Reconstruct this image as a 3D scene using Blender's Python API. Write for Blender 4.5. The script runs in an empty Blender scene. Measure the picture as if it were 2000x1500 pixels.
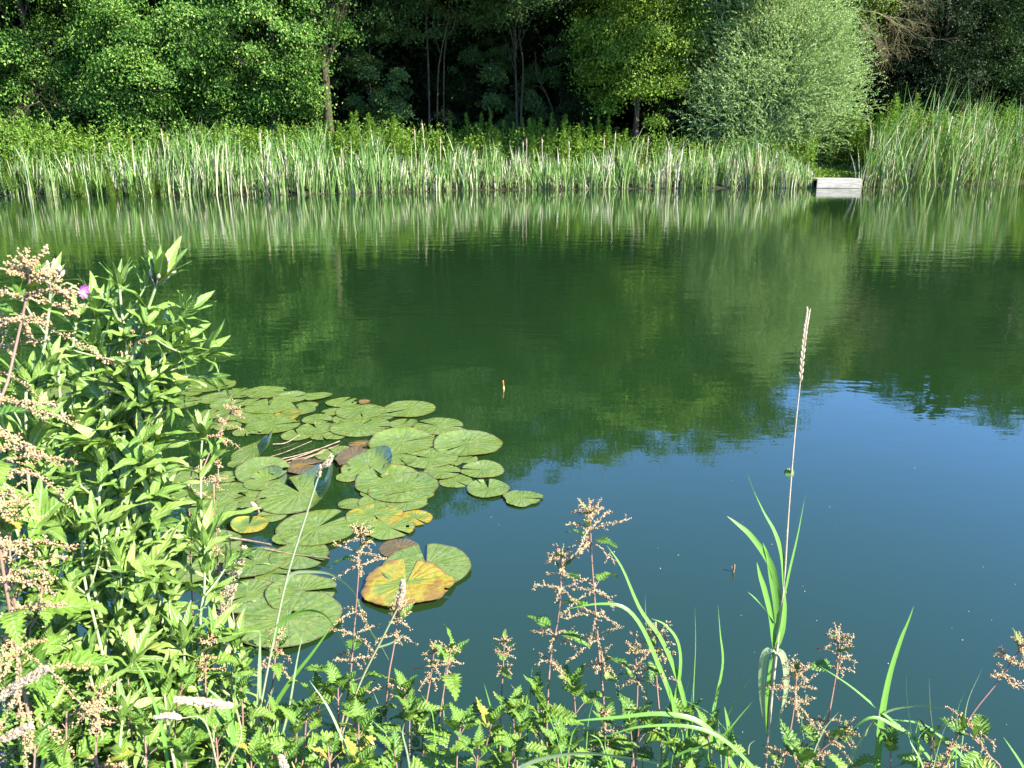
import bpy, math
import numpy as np
from mathutils import Vector, Euler

SC = bpy.context.scene
COL = SC.collection
PI = math.pi

# ------------------------------------------------------------------ camera
CAM_Z = 1.72
PITCH = math.radians(16.5)
FOC = 1600.0                      # focal length in pixels of the 2000 px wide photograph
cam_data = bpy.data.cameras.new("camera")
cam_data.sensor_width = 36.0
cam_data.lens = FOC / 2000.0 * 36.0
cam_data.clip_start = 0.05
cam_data.clip_end = 2000.0
cam_data.dof.use_dof = True
cam_data.dof.focus_distance = 5.0
cam_data.dof.aperture_fstop = 18.0
cam = bpy.data.objects.new("camera", cam_data)
cam.location = (0, 0, CAM_Z)
cam.rotation_euler = (PI / 2 - PITCH, 0, 0)
COL.objects.link(cam)
SC.camera = cam

# ------------------------------------------------------------------ sky and sun
SUN_EL = math.radians(39)
SUN_AZ = math.radians(120)        # clockwise from +Y: behind the camera, to its right
world = bpy.data.worlds.new("World")
SC.world = world
world.use_nodes = True
wn = world.node_tree
bg = wn.nodes["Background"]
sky = wn.nodes.new("ShaderNodeTexSky")
sky.sky_type = 'NISHITA'
sky.sun_disc = False
sky.sun_elevation = SUN_EL
sky.sun_rotation = SUN_AZ
sky.air_density = 1.0
sky.dust_density = 0.0
sky.ozone_density = 9.0
sky.altitude = 2500
wn.links.new(sky.outputs[0], bg.inputs[0])
bg.inputs[1].default_value = 0.14
sun_data = bpy.data.lights.new("sun", 'SUN')
sun_data.energy = 5.0
sun_data.angle = math.radians(0.5)
sun_data.color = (1.0, 0.955, 0.88)
sun = bpy.data.objects.new("sun", sun_data)
S = Vector((math.sin(SUN_AZ) * math.cos(SUN_EL), math.cos(SUN_AZ) * math.cos(SUN_EL), math.sin(SUN_EL)))
sun.rotation_euler = S.to_track_quat('Z', 'Y').to_euler()
sun.location = S * 50
COL.objects.link(sun)
SC.view_settings.view_transform = 'Standard'
SC.view_settings.look = 'None'
SC.view_settings.exposure = 2.3
SC.view_settings.gamma = 1.0
SC.cycles.max_bounces = 8
SC.cycles.transparent_max_bounces = 8

# ------------------------------------------------------------------ pixels of the photograph -> points of the place
CF = np.array([0, math.cos(PITCH), -math.sin(PITCH)])
CU = np.array([0, math.sin(PITCH), math.cos(PITCH)])
CR = np.array([1.0, 0, 0])
CP = np.array([0, 0, CAM_Z])

def ray(px, py):
    return (px - 1000) / FOC * CR + (750 - py) / FOC * CU + CF

def on_water(px, py, z=0.0):
    d = ray(px, py)
    return CP + d * ((z - CAM_Z) / d[2])

def at(px, py, Y):
    d = ray(px, py)
    return CP + d * (Y / d[1])

# ------------------------------------------------------------------ mesh helpers
class MB:
    """Collects vertices and faces (numpy) and links them as one mesh object."""
    def __init__(self):
        self.v, self.f, self.uv, self.n = [], [], [], 0

    def add(self, v, f, uv=None):
        v = np.asarray(v, float).reshape(-1, 3)
        f = np.asarray(f, int)
        self.f.append((f + self.n).reshape(len(f), -1))
        self.v.append(v)
        self.uv.append(np.zeros((len(v), 3)) if uv is None else np.asarray(uv, float).reshape(-1, 3))
        self.n += len(v)

    def build(self, name, mat, parent=None, smooth=True, loc=None, luv=True):
        me = bpy.data.meshes.new(name)
        V = np.concatenate(self.v)
        if loc is not None:
            V = V - np.asarray(loc)
        idx = np.concatenate([f.ravel() for f in self.f]).astype(np.int32)
        sz = np.concatenate([np.full(len(f), f.shape[1]) for f in self.f]).astype(np.int32)
        st = np.concatenate([[0], np.cumsum(sz)[:-1]]).astype(np.int32)
        me.vertices.add(len(V))
        me.vertices.foreach_set("co", V.astype(np.float32).ravel())
        me.loops.add(len(idx))
        me.loops.foreach_set("vertex_index", idx)
        me.polygons.add(len(sz))
        me.polygons.foreach_set("loop_start", st)
        me.update(calc_edges=True)
        me.polygons.foreach_set("use_smooth", np.full(len(sz), smooth))
        if luv:
            a = me.attributes.new("luv", 'FLOAT_VECTOR', 'POINT')
            a.data.foreach_set("vector", np.concatenate(self.uv).astype(np.float32).ravel())
        me.validate()
        me.materials.append(mat)
        o = bpy.data.objects.new(name, me)
        COL.objects.link(o)
        if loc is not None and parent is None:
            o.location = Vector(loc)
        if parent is not None:
            o.parent = parent
        return o

def tag(o, label=None, cat=None, group=None, kind=None):
    if label: o["label"] = label
    if cat: o["category"] = cat
    if group: o["group"] = group
    if kind: o["kind"] = kind
    return o

def empty(name, loc, label, cat, group=None):
    o = bpy.data.objects.new(name, None)
    o.empty_display_size = 0.1
    o.location = Vector(loc)
    COL.objects.link(o)
    return tag(o, label, cat, group)

def unit(v):
    v = np.asarray(v, float)
    return v / (np.linalg.norm(v, axis=-1, keepdims=True) + 1e-12)

def bez(pts, n):
    """Smooth curve (Catmull-Rom) through the points, n samples."""
    P = np.asarray(pts, float)
    if len(P) == 2:
        t = np.linspace(0, 1, n)[:, None]
        return P[0] * (1 - t) + P[1] * t
    P = np.vstack([2 * P[0] - P[1], P, 2 * P[-1] - P[-2]])
    out = []
    m = len(P) - 3
    for u in np.linspace(0, m - 1e-6, n):
        i = int(u); t = u - i
        a, b, c, d = P[i:i + 4]
        out.append(0.5 * (2 * b + (c - a) * t + (2 * a - 5 * b + 4 * c - d) * t * t + (3 * b - a - 3 * c + d) * t ** 3))
    return np.array(out)

def tube(mb, pts, r, k=6, uv=0.0):
    P = np.asarray(pts, float)
    n = len(P)
    r = np.broadcast_to(np.asarray(r, float), (n,))
    T = unit(np.gradient(P, axis=0))
    ref = np.array([0.31, 0.17, 0.93]) if abs(T[0][2]) < 0.9 else np.array([0.9, 0.3, 0.1])
    A = unit(np.cross(T, ref))
    B = np.cross(T, A)
    an = np.linspace(0, 2 * PI, k, endpoint=False)
    V = P[:, None] + r[:, None, None] * (np.cos(an)[None, :, None] * A[:, None] + np.sin(an)[None, :, None] * B[:, None])
    i = np.arange(n - 1)[:, None] * k
    j = np.arange(k)[None]
    j2 = (j + 1) % k
    F = np.stack([i + j, i + j2, i + k + j2, i + k + j], -1).reshape(-1, 4)
    t = np.linspace(0, 1, n)
    UV = np.stack([np.full((n, k), uv), np.broadcast_to(t[:, None], (n, k)), np.zeros((n, k))], -1)
    mb.add(V.reshape(-1, 3), F, UV.reshape(-1, 3))
    mb.add(V[-1], np.arange(k)[None], UV[-1])

def rhombs(mb, c, d, nrm, L, W, fold=0.25):
    """Small leaves: each a folded pair of triangles round a midrib."""
    c = np.asarray(c); m = len(c)
    d = unit(d)
    s = unit(np.cross(d, nrm))
    n = np.cross(s, d)
    L = np.broadcast_to(L, (m,))[:, None]; W = np.broadcast_to(W, (m,))[:, None]
    a = c - d * L * .5
    b = c + d * L * .5 - n * L * .12
    l = c + s * W * .5 + n * W * fold - d * L * .06
    r = c - s * W * .5 + n * W * fold - d * L * .06
    V = np.stack([a, r, b, l], 1).reshape(-1, 3)
    i = np.arange(m)[:, None] * 4
    F = np.concatenate([i + np.array([[0, 1, 2]]), i + np.array([[0, 2, 3]])])
    uv = np.tile(np.array([[0, 0, 0], [-1, .5, 0], [0, 1, 0], [1, .5, 0]]), (m, 1))
    mb.add(V, F, uv)

def blades(mb, base, h, w, lean, rng, segs=4, fold_p=0.1):
    """Upright strap leaves, tapering, bending over with height."""
    m = len(base)
    h = np.broadcast_to(h, (m,)); w = np.broadcast_to(w, (m,))
    t = np.linspace(0, 1, segs + 1)
    az = rng.uniform(0, PI, m)
    side = np.stack([np.cos(az), np.sin(az), np.zeros(m)], -1)
    P = np.zeros((m, segs + 1, 3))
    L = np.asarray(lean)
    P[:, :, 0] = base[:, 0, None] + L[:, 0, None] * h[:, None] * t ** 1.8
    P[:, :, 1] = base[:, 1, None] + L[:, 1, None] * h[:, None] * t ** 1.8
    lm = np.hypot(L[:, 0], L[:, 1])
    P[:, :, 2] = base[:, 2, None] + h[:, None] * (t - 0.35 * (lm ** 2)[:, None] * t ** 2.4)
    fb = rng.random(m) < fold_p                       # broken, bent-over tips
    if fb.any():
        k = segs - 1
        P[fb, segs] = P[fb, k] + np.stack([rng.normal(0, .28, fb.sum()), rng.normal(-.05, .2, fb.sum()), -rng.uniform(.0, .35, fb.sum())], -1) * (h[fb] * .6)[:, None]
    wt = np.array([0.75, 1.0, 0.95, 0.7, 0.06]) if segs == 4 else np.interp(t, [0, .3, .7, 1], [.75, 1, .8, .05])
    V = np.stack([P - side[:, None] * (w[:, None] * wt)[..., None] / 2, P + side[:, None] * (w[:, None] * wt)[..., None] / 2], 2)
    i = np.arange(m)[:, None] * (2 * (segs + 1))
    q = np.concatenate([np.array([[2 * s, 2 * s + 1, 2 * s + 3, 2 * s + 2]]) for s in range(segs)])
    F = (i[:, None] + q[None]).reshape(-1, 4)
    UV = np.zeros((m, segs + 1, 2, 3)); UV[..., 1] = t[None, :, None]; UV[:, :, 0, 0] = -1; UV[:, :, 1, 0] = 1
    mb.add(V.reshape(-1, 3), F, UV.reshape(-1, 3))

# ------------------------------------------------------------------ materials
ALB = .74                          # sunlit plants reflect little: keep every base colour at its real, low value
class NT:
    def __init__(self, name):
        self.m = bpy.data.materials.new(name)
        self.m.use_nodes = True
        self.t = self.m.node_tree
        self.p = self.t.nodes["Principled BSDF"]
        self.out = self.t.nodes["Material Output"]
    def n(self, typ, **kw):
        nd = self.t.nodes.new("ShaderNode" + typ)
        for k, v in kw.items():
            if isinstance(k, str) and hasattr(nd, k): setattr(nd, k, v)
        return nd
    def l(self, a, b): self.t.links.new(a, b)
    def noise(self, scale, detail=3, vec=None, rough=.55):
        nd = self.n("TexNoise")
        nd.inputs["Scale"].default_value = scale; nd.inputs["Detail"].default_value = detail; nd.inputs["Roughness"].default_value = rough
        if vec is not None: self.l(vec, nd.inputs["Vector"])
        return nd.outputs["Fac"]
    def ramp(self, fac, stops):
        nd = self.n("ValToRGB")
        e = nd.color_ramp.elements
        while len(e) < len(stops): e.new(0.5)
        for el, (p, c) in zip(e, stops):
            el.position = p; el.color = (*c, 1) if len(c) == 3 else c
        self.l(fac, nd.inputs[0])
        return nd.outputs[0]
    def mix(self, fac, a, b, typ='MIX'):
        nd = self.n("MixRGB", blend_type=typ)
        for i, v in enumerate((fac, a, b)):
            if hasattr(v, "is_linked"): self.l(v, nd.inputs[i])
            elif isinstance(v, (int, float)): nd.inputs[i].default_value = v
            else: nd.inputs[i].default_value = (*v, 1)
        return nd.outputs[0]
    def math(self, op, a, b=0.0, c=0.0):
        nd = self.n("Math", operation=op)
        for i, v in enumerate((a, b, c)):
            if hasattr(v, "is_linked"): self.l(v, nd.inputs[i])
            else: nd.inputs[i].default_value = v
        return nd.outputs[0]
    def rnd(self): return self.n("NewGeometry").outputs["Random Per Island"]
    def luv(self):
        a = self.n("Attribute", attribute_name="luv")
        s = self.n("SeparateXYZ"); self.l(a.outputs["Vector"], s.inputs[0])
        return s.outputs
    def prop(self, name):
        return self.n("Attribute", attribute_type='OBJECT', attribute_name=name).outputs["Fac"]
    def fin(self, col, rough=.5, spec=.4, trans=0.0, tcol=None, bump=None, bs=.3, bd=.01):
        p = self.p
        col = self.mix(1.0, col, (ALB, ALB, ALB), 'MULTIPLY')
        if hasattr(col, "is_linked"): self.l(col, p.inputs["Base Color"])
        else: p.inputs["Base Color"].default_value = (*col, 1)
        p.inputs["Roughness"].default_value = rough
        p.inputs["Specular IOR Level"].default_value = spec
        if bump is not None:
            b = self.n("Bump"); b.inputs["Strength"].default_value = bs; b.inputs["Distance"].default_value = bd
            self.l(bump, b.inputs["Height"]); self.l(b.outputs[0], p.inputs["Normal"])
        if trans:
            tr = self.n("BsdfTranslucent")
            tc = self.mix(1.0, col, tcol or (1.25, 1.15, .55), 'MULTIPLY')
            self.l(tc, tr.inputs[0])
            mx = self.n("MixShader"); mx.inputs[0].default_value = trans
            self.l(p.outputs[0], mx.inputs[1]); self.l(tr.outputs[0], mx.inputs[2])
            self.l(mx.outputs[0], self.out.inputs[0])
        return self.m

def tree_leaf_mat(name, stops, rough=.5, spec=.12, trans=.22):
    N = NT(name)
    return N.fin(N.ramp(N.rnd(), stops), rough, spec, trans)

def plain_mat(name, c1, c2, scale=30, rough=.7, spec=.2, trans=0, stretch=None):
    N = NT(name)
    tc = N.n("TexCoord").outputs["Object"]
    if stretch:
        mp = N.n("Mapping"); mp.inputs["Scale"].default_value = stretch; N.l(tc, mp.inputs[0]); tc = mp.outputs[0]
    f = N.noise(scale, 4, tc)
    return N.fin(N.mix(N.ramp(f, [(.3, (0, 0, 0)), (.7, (1, 1, 1))]), c1, c2), rough, spec, trans, bump=f)

# ------------------------------------------------------------------ terrain, water
SHP = np.array([on_water(*p)[:2] for p in [(0, 383), (300, 382), (620, 379), (900, 372), (1300, 368), (1590, 367), (1700, 366), (1850, 362), (2000, 357)]])
def shore(x):
    return np.interp(x, np.r_[-70, SHP[:, 0], 80], np.r_[SHP[0, 1] - 3.0, SHP[:, 1], SHP[-1, 1] + 12])
def edge(x):
    x = np.asarray(x, float)
    return 1.62 + .10 * np.sin(x * 1.7 + 1) + .05 * np.sin(x * 4.1) + np.where(x < -.4, .22 * np.clip((-.4 - x) / 1.2, 0, 1), 0)
def ground_z(x, y):
    x = np.asarray(x, float); y = np.asarray(y, float)
    f = y - shore(x)
    far = np.where(f > 0, .18 * np.clip(f / .5, 0, 1) + .16 * np.clip(f - .5, 0, 6) + .12 * np.clip(f - 12, 0, 60), -.5 * np.clip(-f / 1.5, 0, 1))
    n = edge(x) - y
    near = np.where(n > 0, .10 * np.clip(n / .15, 0, 1) + .22 * np.clip(n / .8, 0, 1) + .05 * np.clip(n - 1, 0, 8), -.5 * np.clip(-n / .6, 0, 1))
    z = np.where(y < 12, near, far)
    z = z + np.where(z > .05, .03 * np.sin(x * 3.1 + y * 2.3) * np.sin(y * 2.9 - x), 0)
    return np.maximum(z, -.5)

def sheet(name, xs, ys, zf, mat):
    X, Y = np.meshgrid(xs, ys)
    mb = MB()
    nx, ny = len(xs), len(ys)
    i = (np.arange(ny - 1)[:, None] * nx + np.arange(nx - 1)[None]).ravel()
    mb.add(np.stack([X, Y, zf(X, Y)], -1).reshape(-1, 3), np.stack([i, i + 1, i + nx + 1, i + nx], -1))
    return mb.build(name, mat, luv=False)

xs = np.unique(np.r_[-400, -200, np.arange(-110, -30, 8), np.arange(-30, 30.1, .75), np.arange(-4, 4.01, .12), np.arange(30, 110, 8), 200, 400])
ys = np.unique(np.r_[-60, -30, -12, np.arange(-6, 3.01, .15), np.arange(3, 24, 3), np.arange(24, 44, .5), np.arange(44, 80, 3), 100, 150, 250, 400])
soil = plain_mat("soil_and_litter", (.02, .018, .01), (.055, .05, .025), 5, .95, .1)
tag(sheet("ground", xs, ys, ground_z, soil), kind="structure")

def water_mat():
    N = NT("pond_water")
    g = N.n("NewGeometry").outputs["Position"]
    def wave(sc, detail, stretch):
        mp = N.n("Mapping"); mp.inputs["Scale"].default_value = stretch; N.l(g, mp.inputs[0])
        return N.noise(sc, detail, mp.outputs[0], .5)
    sp = N.n("SeparateXYZ"); N.l(g, sp.inputs[0])
    big = wave(3.0, 2, (.55, 1.0, 1))
    fine = wave(11.0, 2, (.6, 1.0, 1))
    patch = N.noise(.12, 1, g)
    # breeze: near the bank the pond lies still, further out it is finely ruffled
    amt = N.n("MapRange"); N.l(sp.outputs[1], amt.inputs[0])
    for i, v in zip((1, 2, 3, 4), (2.6, 9.0, .07, 1.0)): amt.inputs[i].default_value = v
    h = N.math('ADD', N.math('MULTIPLY', big, .75), N.math('MULTIPLY', fine, .22))
    far = N.n("MapRange"); N.l(sp.outputs[1], far.inputs[0])
    for i, v in zip((1, 2, 3, 4), (15.0, 26.0, 1.0, .4)): far.inputs[i].default_value = v
    h = N.math('MULTIPLY', h, far.outputs[0])
    h = N.math('MULTIPLY', h, N.math('MULTIPLY', amt.outputs[0], N.math('ADD', patch, .45)))
    b = N.n("Bump"); b.inputs["Strength"].default_value = 1.0; b.inputs["Distance"].default_value = .0055
    N.l(h, b.inputs["Height"]); N.l(b.outputs[0], N.p.inputs["Normal"])
    murk = N.mix(N.noise(.35, 2, g), (.0055, .0175, .0045), (.0075, .0215, .0055))
    N.l(murk, N.p.inputs["Base Color"])
    N.p.inputs["Roughness"].default_value = .02
    N.p.inputs["IOR"].default_value = 1.45
    N.p.inputs["Specular IOR Level"].default_value = .8
    return N.m
tag(sheet("water", np.linspace(-70, 70, 15), np.linspace(1.0, 50, 12), lambda X, Y: X * 0, water_mat()), kind="structure")

# ------------------------------------------------------------------ trees of the far bank
BARK = plain_mat("bark", (.035, .03, .02), (.10, .085, .06), 14, .9, .15, stretch=(1, 1, .25))
BARK_GREEN = plain_mat("mossy_bark", (.03, .03, .012), (.09, .08, .04), 10, .9, .15, stretch=(1, 1, .25))
DEADWOOD = plain_mat("bare_twigs", (.15, .13, .055), (.30, .26, .12), 20, .85, .2)
LF_MAPLE = tree_leaf_mat("maple_leaves", [(0, (.03, .085, .012)), (.5, (.08, .19, .025)), (.85, (.17, .30, .045)), (1, (.30, .42, .09))])
LF_YELLOW = tree_leaf_mat("hawthorn_leaves", [(0, (.045, .11, .012)), (.6, (.13, .225, .022)), (1, (.28, .38, .045))])
LF_WILLOW = tree_leaf_mat("willow_leaves", [(0, (.16, .29, .08)), (.5, (.33, .48, .17)), (1, (.55, .67, .32))], trans=.3)
LF_SHADE_DARK = tree_leaf_mat("shade_darkened_leaves", [(0, (.008, .020, .005)), (1, (.022, .045, .010))], spec=.1)  # shade of the wood put into the leaf colour, near black
LF_OAK = tree_leaf_mat("oak_leaves", [(0, (.06, .11, .015)), (.6, (.11, .17, .022)), (1, (.19, .25, .04))])
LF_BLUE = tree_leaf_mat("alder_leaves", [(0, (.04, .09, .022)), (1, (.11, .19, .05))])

def crown_mesh(rng, blobs, n, L, W, clump_r, clumps, style='broad'):
    B = np.array(blobs, float)
    vol = B[:, 3] * B[:, 4] * B[:, 5]
    which = rng.choice(len(B), clumps, p=vol ** .7 / (vol ** .7).sum())
    u = unit(rng.normal(size=(clumps, 3)))
    r = .45 + .55 * rng.random(clumps) ** .6
    cc = B[which, :3] + u * B[which, 3:6] * r[:, None]
    size = clump_r * rng.uniform(.5, 1.35, clumps)
    k = rng.choice(clumps, n, p=size ** 2 / (size ** 2).sum())
    mb = MB()
    if style == 'willow':
        # long shoots reaching up and outward, narrow leaves along them
        ns = n // 14
        k = rng.choice(clumps, ns, p=size ** 2 / (size ** 2).sum())
        sb = cc[k] + rng.normal(size=(ns, 3)) * size[k, None] * .6
        sd = unit(unit(cc[k] - B[0, :3]) * [.8, .8, .4] + rng.normal(0, .35, (ns, 3)) + [0, 0, .75])
        t = rng.uniform(0, 1, (ns, 14))
        ln = rng.uniform(.3, .9, ns)
        P = sb[:, None] + sd[:, None] * (t * ln[:, None])[..., None]
        P[..., 2] -= .18 * t ** 2
        d = unit(sd[:, None] * .9 + rng.normal(0, .8, (ns, 14, 3)))
        P, d = P.reshape(-1, 3), d.reshape(-1, 3)
        nr = unit(rng.normal(0, 1, P.shape) + [0, -.2, .6])
        rhombs(mb, P, d, nr, L * rng.uniform(.6, 1.25, len(P)), W * rng.uniform(.7, 1.3, len(P)))
        return mb, cc
    off = rng.normal(size=(n, 3)) * [1, 1, .55]
    P = cc[k] + off * size[k, None] * .45
    P[:, 2] -= .12 * (off[:, 0] ** 2 + off[:, 1] ** 2) * size[k] * .5
    out = unit(P - B[0, :3])
    cn = unit(rng.normal(0, .45, (clumps, 3)) + unit(cc - B[0, :3]) * .5 + [0, 0, .55])
    nr = unit(cn[k] * 1.0 + out * .2 + rng.normal(0, .38, (n, 3)))
    d = unit(np.cross(nr, rng.normal(size=(n, 3))) + out * .4 - [0, 0, .25])
    rhombs(mb, P, d, nr, L * rng.uniform(.55, 1.3, n), W * rng.uniform(.6, 1.3, n))
    return mb, cc

def tree(name, label, cat, base, H, tr, blobs, n, L, W, clump_r, clumps, mat, bark, seed, style='broad', group=None, lean=(0, 0), limbs=26):
    rng = np.random.default_rng(seed)
    root = empty(name, base, label, cat, group)
    crown, cc = crown_mesh(rng, blobs, n, L, W, clump_r, clumps, style)
    tm = MB()
    top = np.array([lean[0], lean[1], H * .8])
    tp = bez([(0, 0, -.4), (lean[0] * .2 + rng.normal(0, .08), lean[1] * .2, H * .22), (lean[0] * .6 + rng.normal(0, .15), lean[1] * .6, H * .5), top], 14)
    tube(tm, tp, tr * np.r_[1.35, 1.1, np.linspace(1, .15, 12)], 9)
    for c in cc[rng.choice(len(cc), min(limbs, len(cc)), replace=False)]:
        zz = np.clip(c[2] * rng.uniform(.45, .8), H * .12, H * .75)
        i = int(np.argmin(abs(tp[:, 2] - zz)))
        s = tp[i]
        m1 = s * .55 + c * .45 + [rng.normal(0, .2), rng.normal(0, .2), rng.uniform(0, .4)]
        tube(tm, bez([s, m1, c], 8), tr * .34 * np.linspace(1, .12, 8), 5)
        for _ in range(2):
            e = c + rng.normal(0, .7, 3)
            tube(tm, bez([m1, (m1 + e) / 2 + rng.normal(0, .15, 3), e], 5), tr * .13 * np.linspace(1, .2, 5), 4)
    tm.build("trunk", bark, root)
    crown.build("crown", mat, root, smooth=False)
    return root

def sy(px, Y):
    """Depth Y is meant for a shore at 29.4 m; the shore runs a little askew."""
    return Y + float(shore((px - 1000) / FOC * 30 / (CF[1] + .24 * CU[1]))) - 29.4 + 1.8
def gp(px, Y):
    """Foot of something standing on the far ground in image column px at depth Y."""
    Y = sy(px, Y)
    x = (px - 1000) / FOC * Y / (CF[1] + 0.24 * CU[1])
    return np.array([x, Y, float(ground_z(x, Y))])

def blob_tree(px, Y, H, rx, low, mat, seed, label, name="broadleaf_tree", cat="tree", n=60000, L=.115, W=.075, tr=.16, bark=BARK, ry=None, extra=(), **kw):
    ry = ry or rx * .8
    blobs = [(0, 0, low + (H - low) * .5, rx, ry, (H - low) * .5)] + list(extra)
    kw.setdefault('clump_r', .75); kw.setdefault('clumps', int(110 + rx * H * 2.6))
    return tree(name, label, cat, gp(px, Y), H, tr, blobs, n, L, W, mat=mat, bark=bark, seed=seed, **kw)

# front row, left to right
blob_tree(-120, 31.0, 15.5, 4.2, 1.0, LF_MAPLE, 10, "dense green maple cut off by the left edge of the photo", n=52000)
blob_tree(95, 32.9, 15.5, 3.6, 0.7, LF_MAPLE, 11, "darker twiggy tree with bare branches showing, at far left behind the weeds", n=60000, extra=[(.6, -.6, 11, 3.2, 2.4, 4), (0, -.6, 3, 2.6, 1.4, 2.2), (0, .3, 2.1, 3.2, 1.0, 1.4)])
blob_tree(310, 32.4, 16.5, 4.0, 0.3, LF_MAPLE, 12, "broad bright green maple leaning over tall weeds, left half of the bank", n=150000, ry=3.0, extra=[(.5, -.7, 3.6, 3.2, 1.7, 2.4), (.2, .3, 2.1, 3.6, 1.0, 1.4)])
blob_tree(540, 32.4, 15.0, 3.4, 1.6, LF_MAPLE, 13, "green maple whose right side ends the leafy mass beside the dark gap", n=120000, extra=[(-.2, -.9, 5.0, 3.2, 1.8, 3.2), (-.6, .2, 2.5, 2.4, 1.0, 1.4)], tr=.15)
blob_tree(655, 31.6, 13.5, 1.5, 4.6, LF_BLUE, 14, "tree with a mossy sunlit bare trunk at the left side of the dark gap", n=14000, bark=BARK_GREEN, tr=.19, limbs=12)
blob_tree(585, 30.3, 1.6, 1.2, .2, LF_MAPLE, 15, "low leafy bush at the foot of the mossy trunk", name="bush", cat="bush", n=5500, tr=.03, limbs=8, clump_r=.4)
blob_tree(1010, 32.8, 13.2, 3.5, 5.0, LF_BLUE, 16, "tall thin stemmed tree with its leaves hanging high over the dark gap", n=70000, bark=BARK, tr=.06, lean=(-.4, 0), limbs=6, extra=[(.5, -2.2, 7.0, 1.3, 1.2, 1.0), (1.0, -4.0, 7.3, 2.2, 1.5, 1.1), (-2.2, -4.2, 7.5, 2.0, 1.5, 1.1), (-2.6, -1.2, 8.2, 2.2, 1.6, 1.6)])  # forward crown lobes added to shade the weeds in the gap
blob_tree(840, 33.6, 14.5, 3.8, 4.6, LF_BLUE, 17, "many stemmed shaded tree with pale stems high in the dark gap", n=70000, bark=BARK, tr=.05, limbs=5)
blob_tree(1235, 31.0, 12.6, 2.5, 1.4, LF_YELLOW, 18, "yellow green hawthorn tree just left of the pale willow", n=100000, extra=[(-.5, -.6, 5.6, 2.5, 1.6, 2.4), (.5, -4.5, 7.3, 2.3, 1.5, 1.2)], tr=.12)  # high forward lobe added so the crown shades the weeds behind
blob_tree(1395, 32.2, 12.6, 2.6, 1.0, LF_OAK, 19, "olive green tree rising behind the pale willow", n=56000, extra=[(1.0, -3.6, 8.6, 2.2, 1.4, 1.4)])  # forward lobe above the view, put in for its shadow on the weeds
tree("willow", "pale sage green willow bush billowing out over the reeds", "willow", gp(1495, 31.2), 8.4, .15,
     [(0, 0, 3.9, 2.6, 2.0, 3.5), (-1.9, -.2, 4.4, 2.1, 1.8, 3.2), (-1.9, -.4, 2.3, 1.9, 1.5, 1.6), (2.0, -.3, 3.3, 1.5, 1.5, 2.3), (-.5, 0, 6.9, 2.0, 1.5, 1.7), (1.1, 0, 5.5, 1.6, 1.5, 1.6), (.6, -.6, 2.2, 2.2, 1.2, 1.4)], 230000, .10, .03, .65, 360, LF_WILLOW, BARK, 20, 'willow', limbs=30)
blob_tree(1600, 35.0, 9.6, 2.3, 4.6, LF_OAK, 21, "thinner olive tree behind the top of the willow", n=26000)
blob_tree(1800, 35.5, 10.6, 3.0, .8, LF_SHADE_DARK, 22, "shaded dark tree filling the gap right of the bare branches", n=40000)
blob_tree(2010, 34.0, 12.6, 3.0, .8, LF_BLUE, 23, "dark tree with a few sunlit sprays at the right edge of the photo", n=46000)
blob_tree(2320, 34.5, 16.5, 4.6, 1.0, LF_OAK, 24, "tall olive tree just outside the right edge of the photo", n=48000)
# the wood behind, shaded by the front row and by its darkened leaf colour
back = [(-350, 40, 17, 5), (-60, 38, 17, 4.5), (180, 37.5, 17.5, 4.5), (430, 38, 17, 4.5), (640, 36.6, 14.5, 3.6), (770, 38.5, 14.5, 4), (930, 38.0, 13.5, 4), (1090, 37.5, 13.5, 4), (1260, 38, 13.5, 4.2), (1440, 39, 12.8, 4), (1640, 39.5, 9.8, 3.6), (1760, 41, 10.2, 3.6), (1930, 39.5, 12.5, 4), (2130, 40, 14, 4.5), (2400, 41, 15, 5)]
bl = ["shaded tree deep in the wood behind the left edge", "shaded tree in the wood behind the twiggy tree at far left", "shaded tree in the wood behind the broad bright maple", "shaded tree in the wood behind the right side of the maples",
      "dark tree in the wood right behind the mossy trunk", "dark tree in the wood filling the left half of the dark gap", "dark tree in the wood at the middle of the dark gap", "dark tree in the wood at the right side of the dark gap",
      "dark tree in the wood behind the yellow green hawthorn", "dark tree in the wood behind the olive tree and willow", "lower dark tree in the wood behind the bare branches", "lower dark tree in the wood right of the bare branches", "dark tree in the wood above the tall right reeds",
      "tall dark tree in the wood behind the right edge", "tall dark tree in the wood beyond the right edge of the photo"]
protos = []
def copy_tree(o):
    c = o.copy(); COL.objects.link(c)
    for ch in o.children:
        d = ch.copy(); COL.objects.link(d); d.parent = c
    return c
for i, (px, Y, H, rx) in enumerate(back):
    if i < 3:
        o = blob_tree(px, Y, 14.0, 4.2, .6, LF_SHADE_DARK, 40 + i, bl[i], name="wood_tree", n=36000, L=.2, W=.14, clumps=170, clump_r=1.0, group="dark trees of the wood behind")
        protos.append(o)
    else:
        o = copy_tree(protos[i % 3])
        o.location = Vector(gp(px, Y)); o["label"] = bl[i]
    o.rotation_euler.z = i * 2.1
    o.scale = (rx / 4.2, rx / 4.2, H / 14.0)
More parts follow.
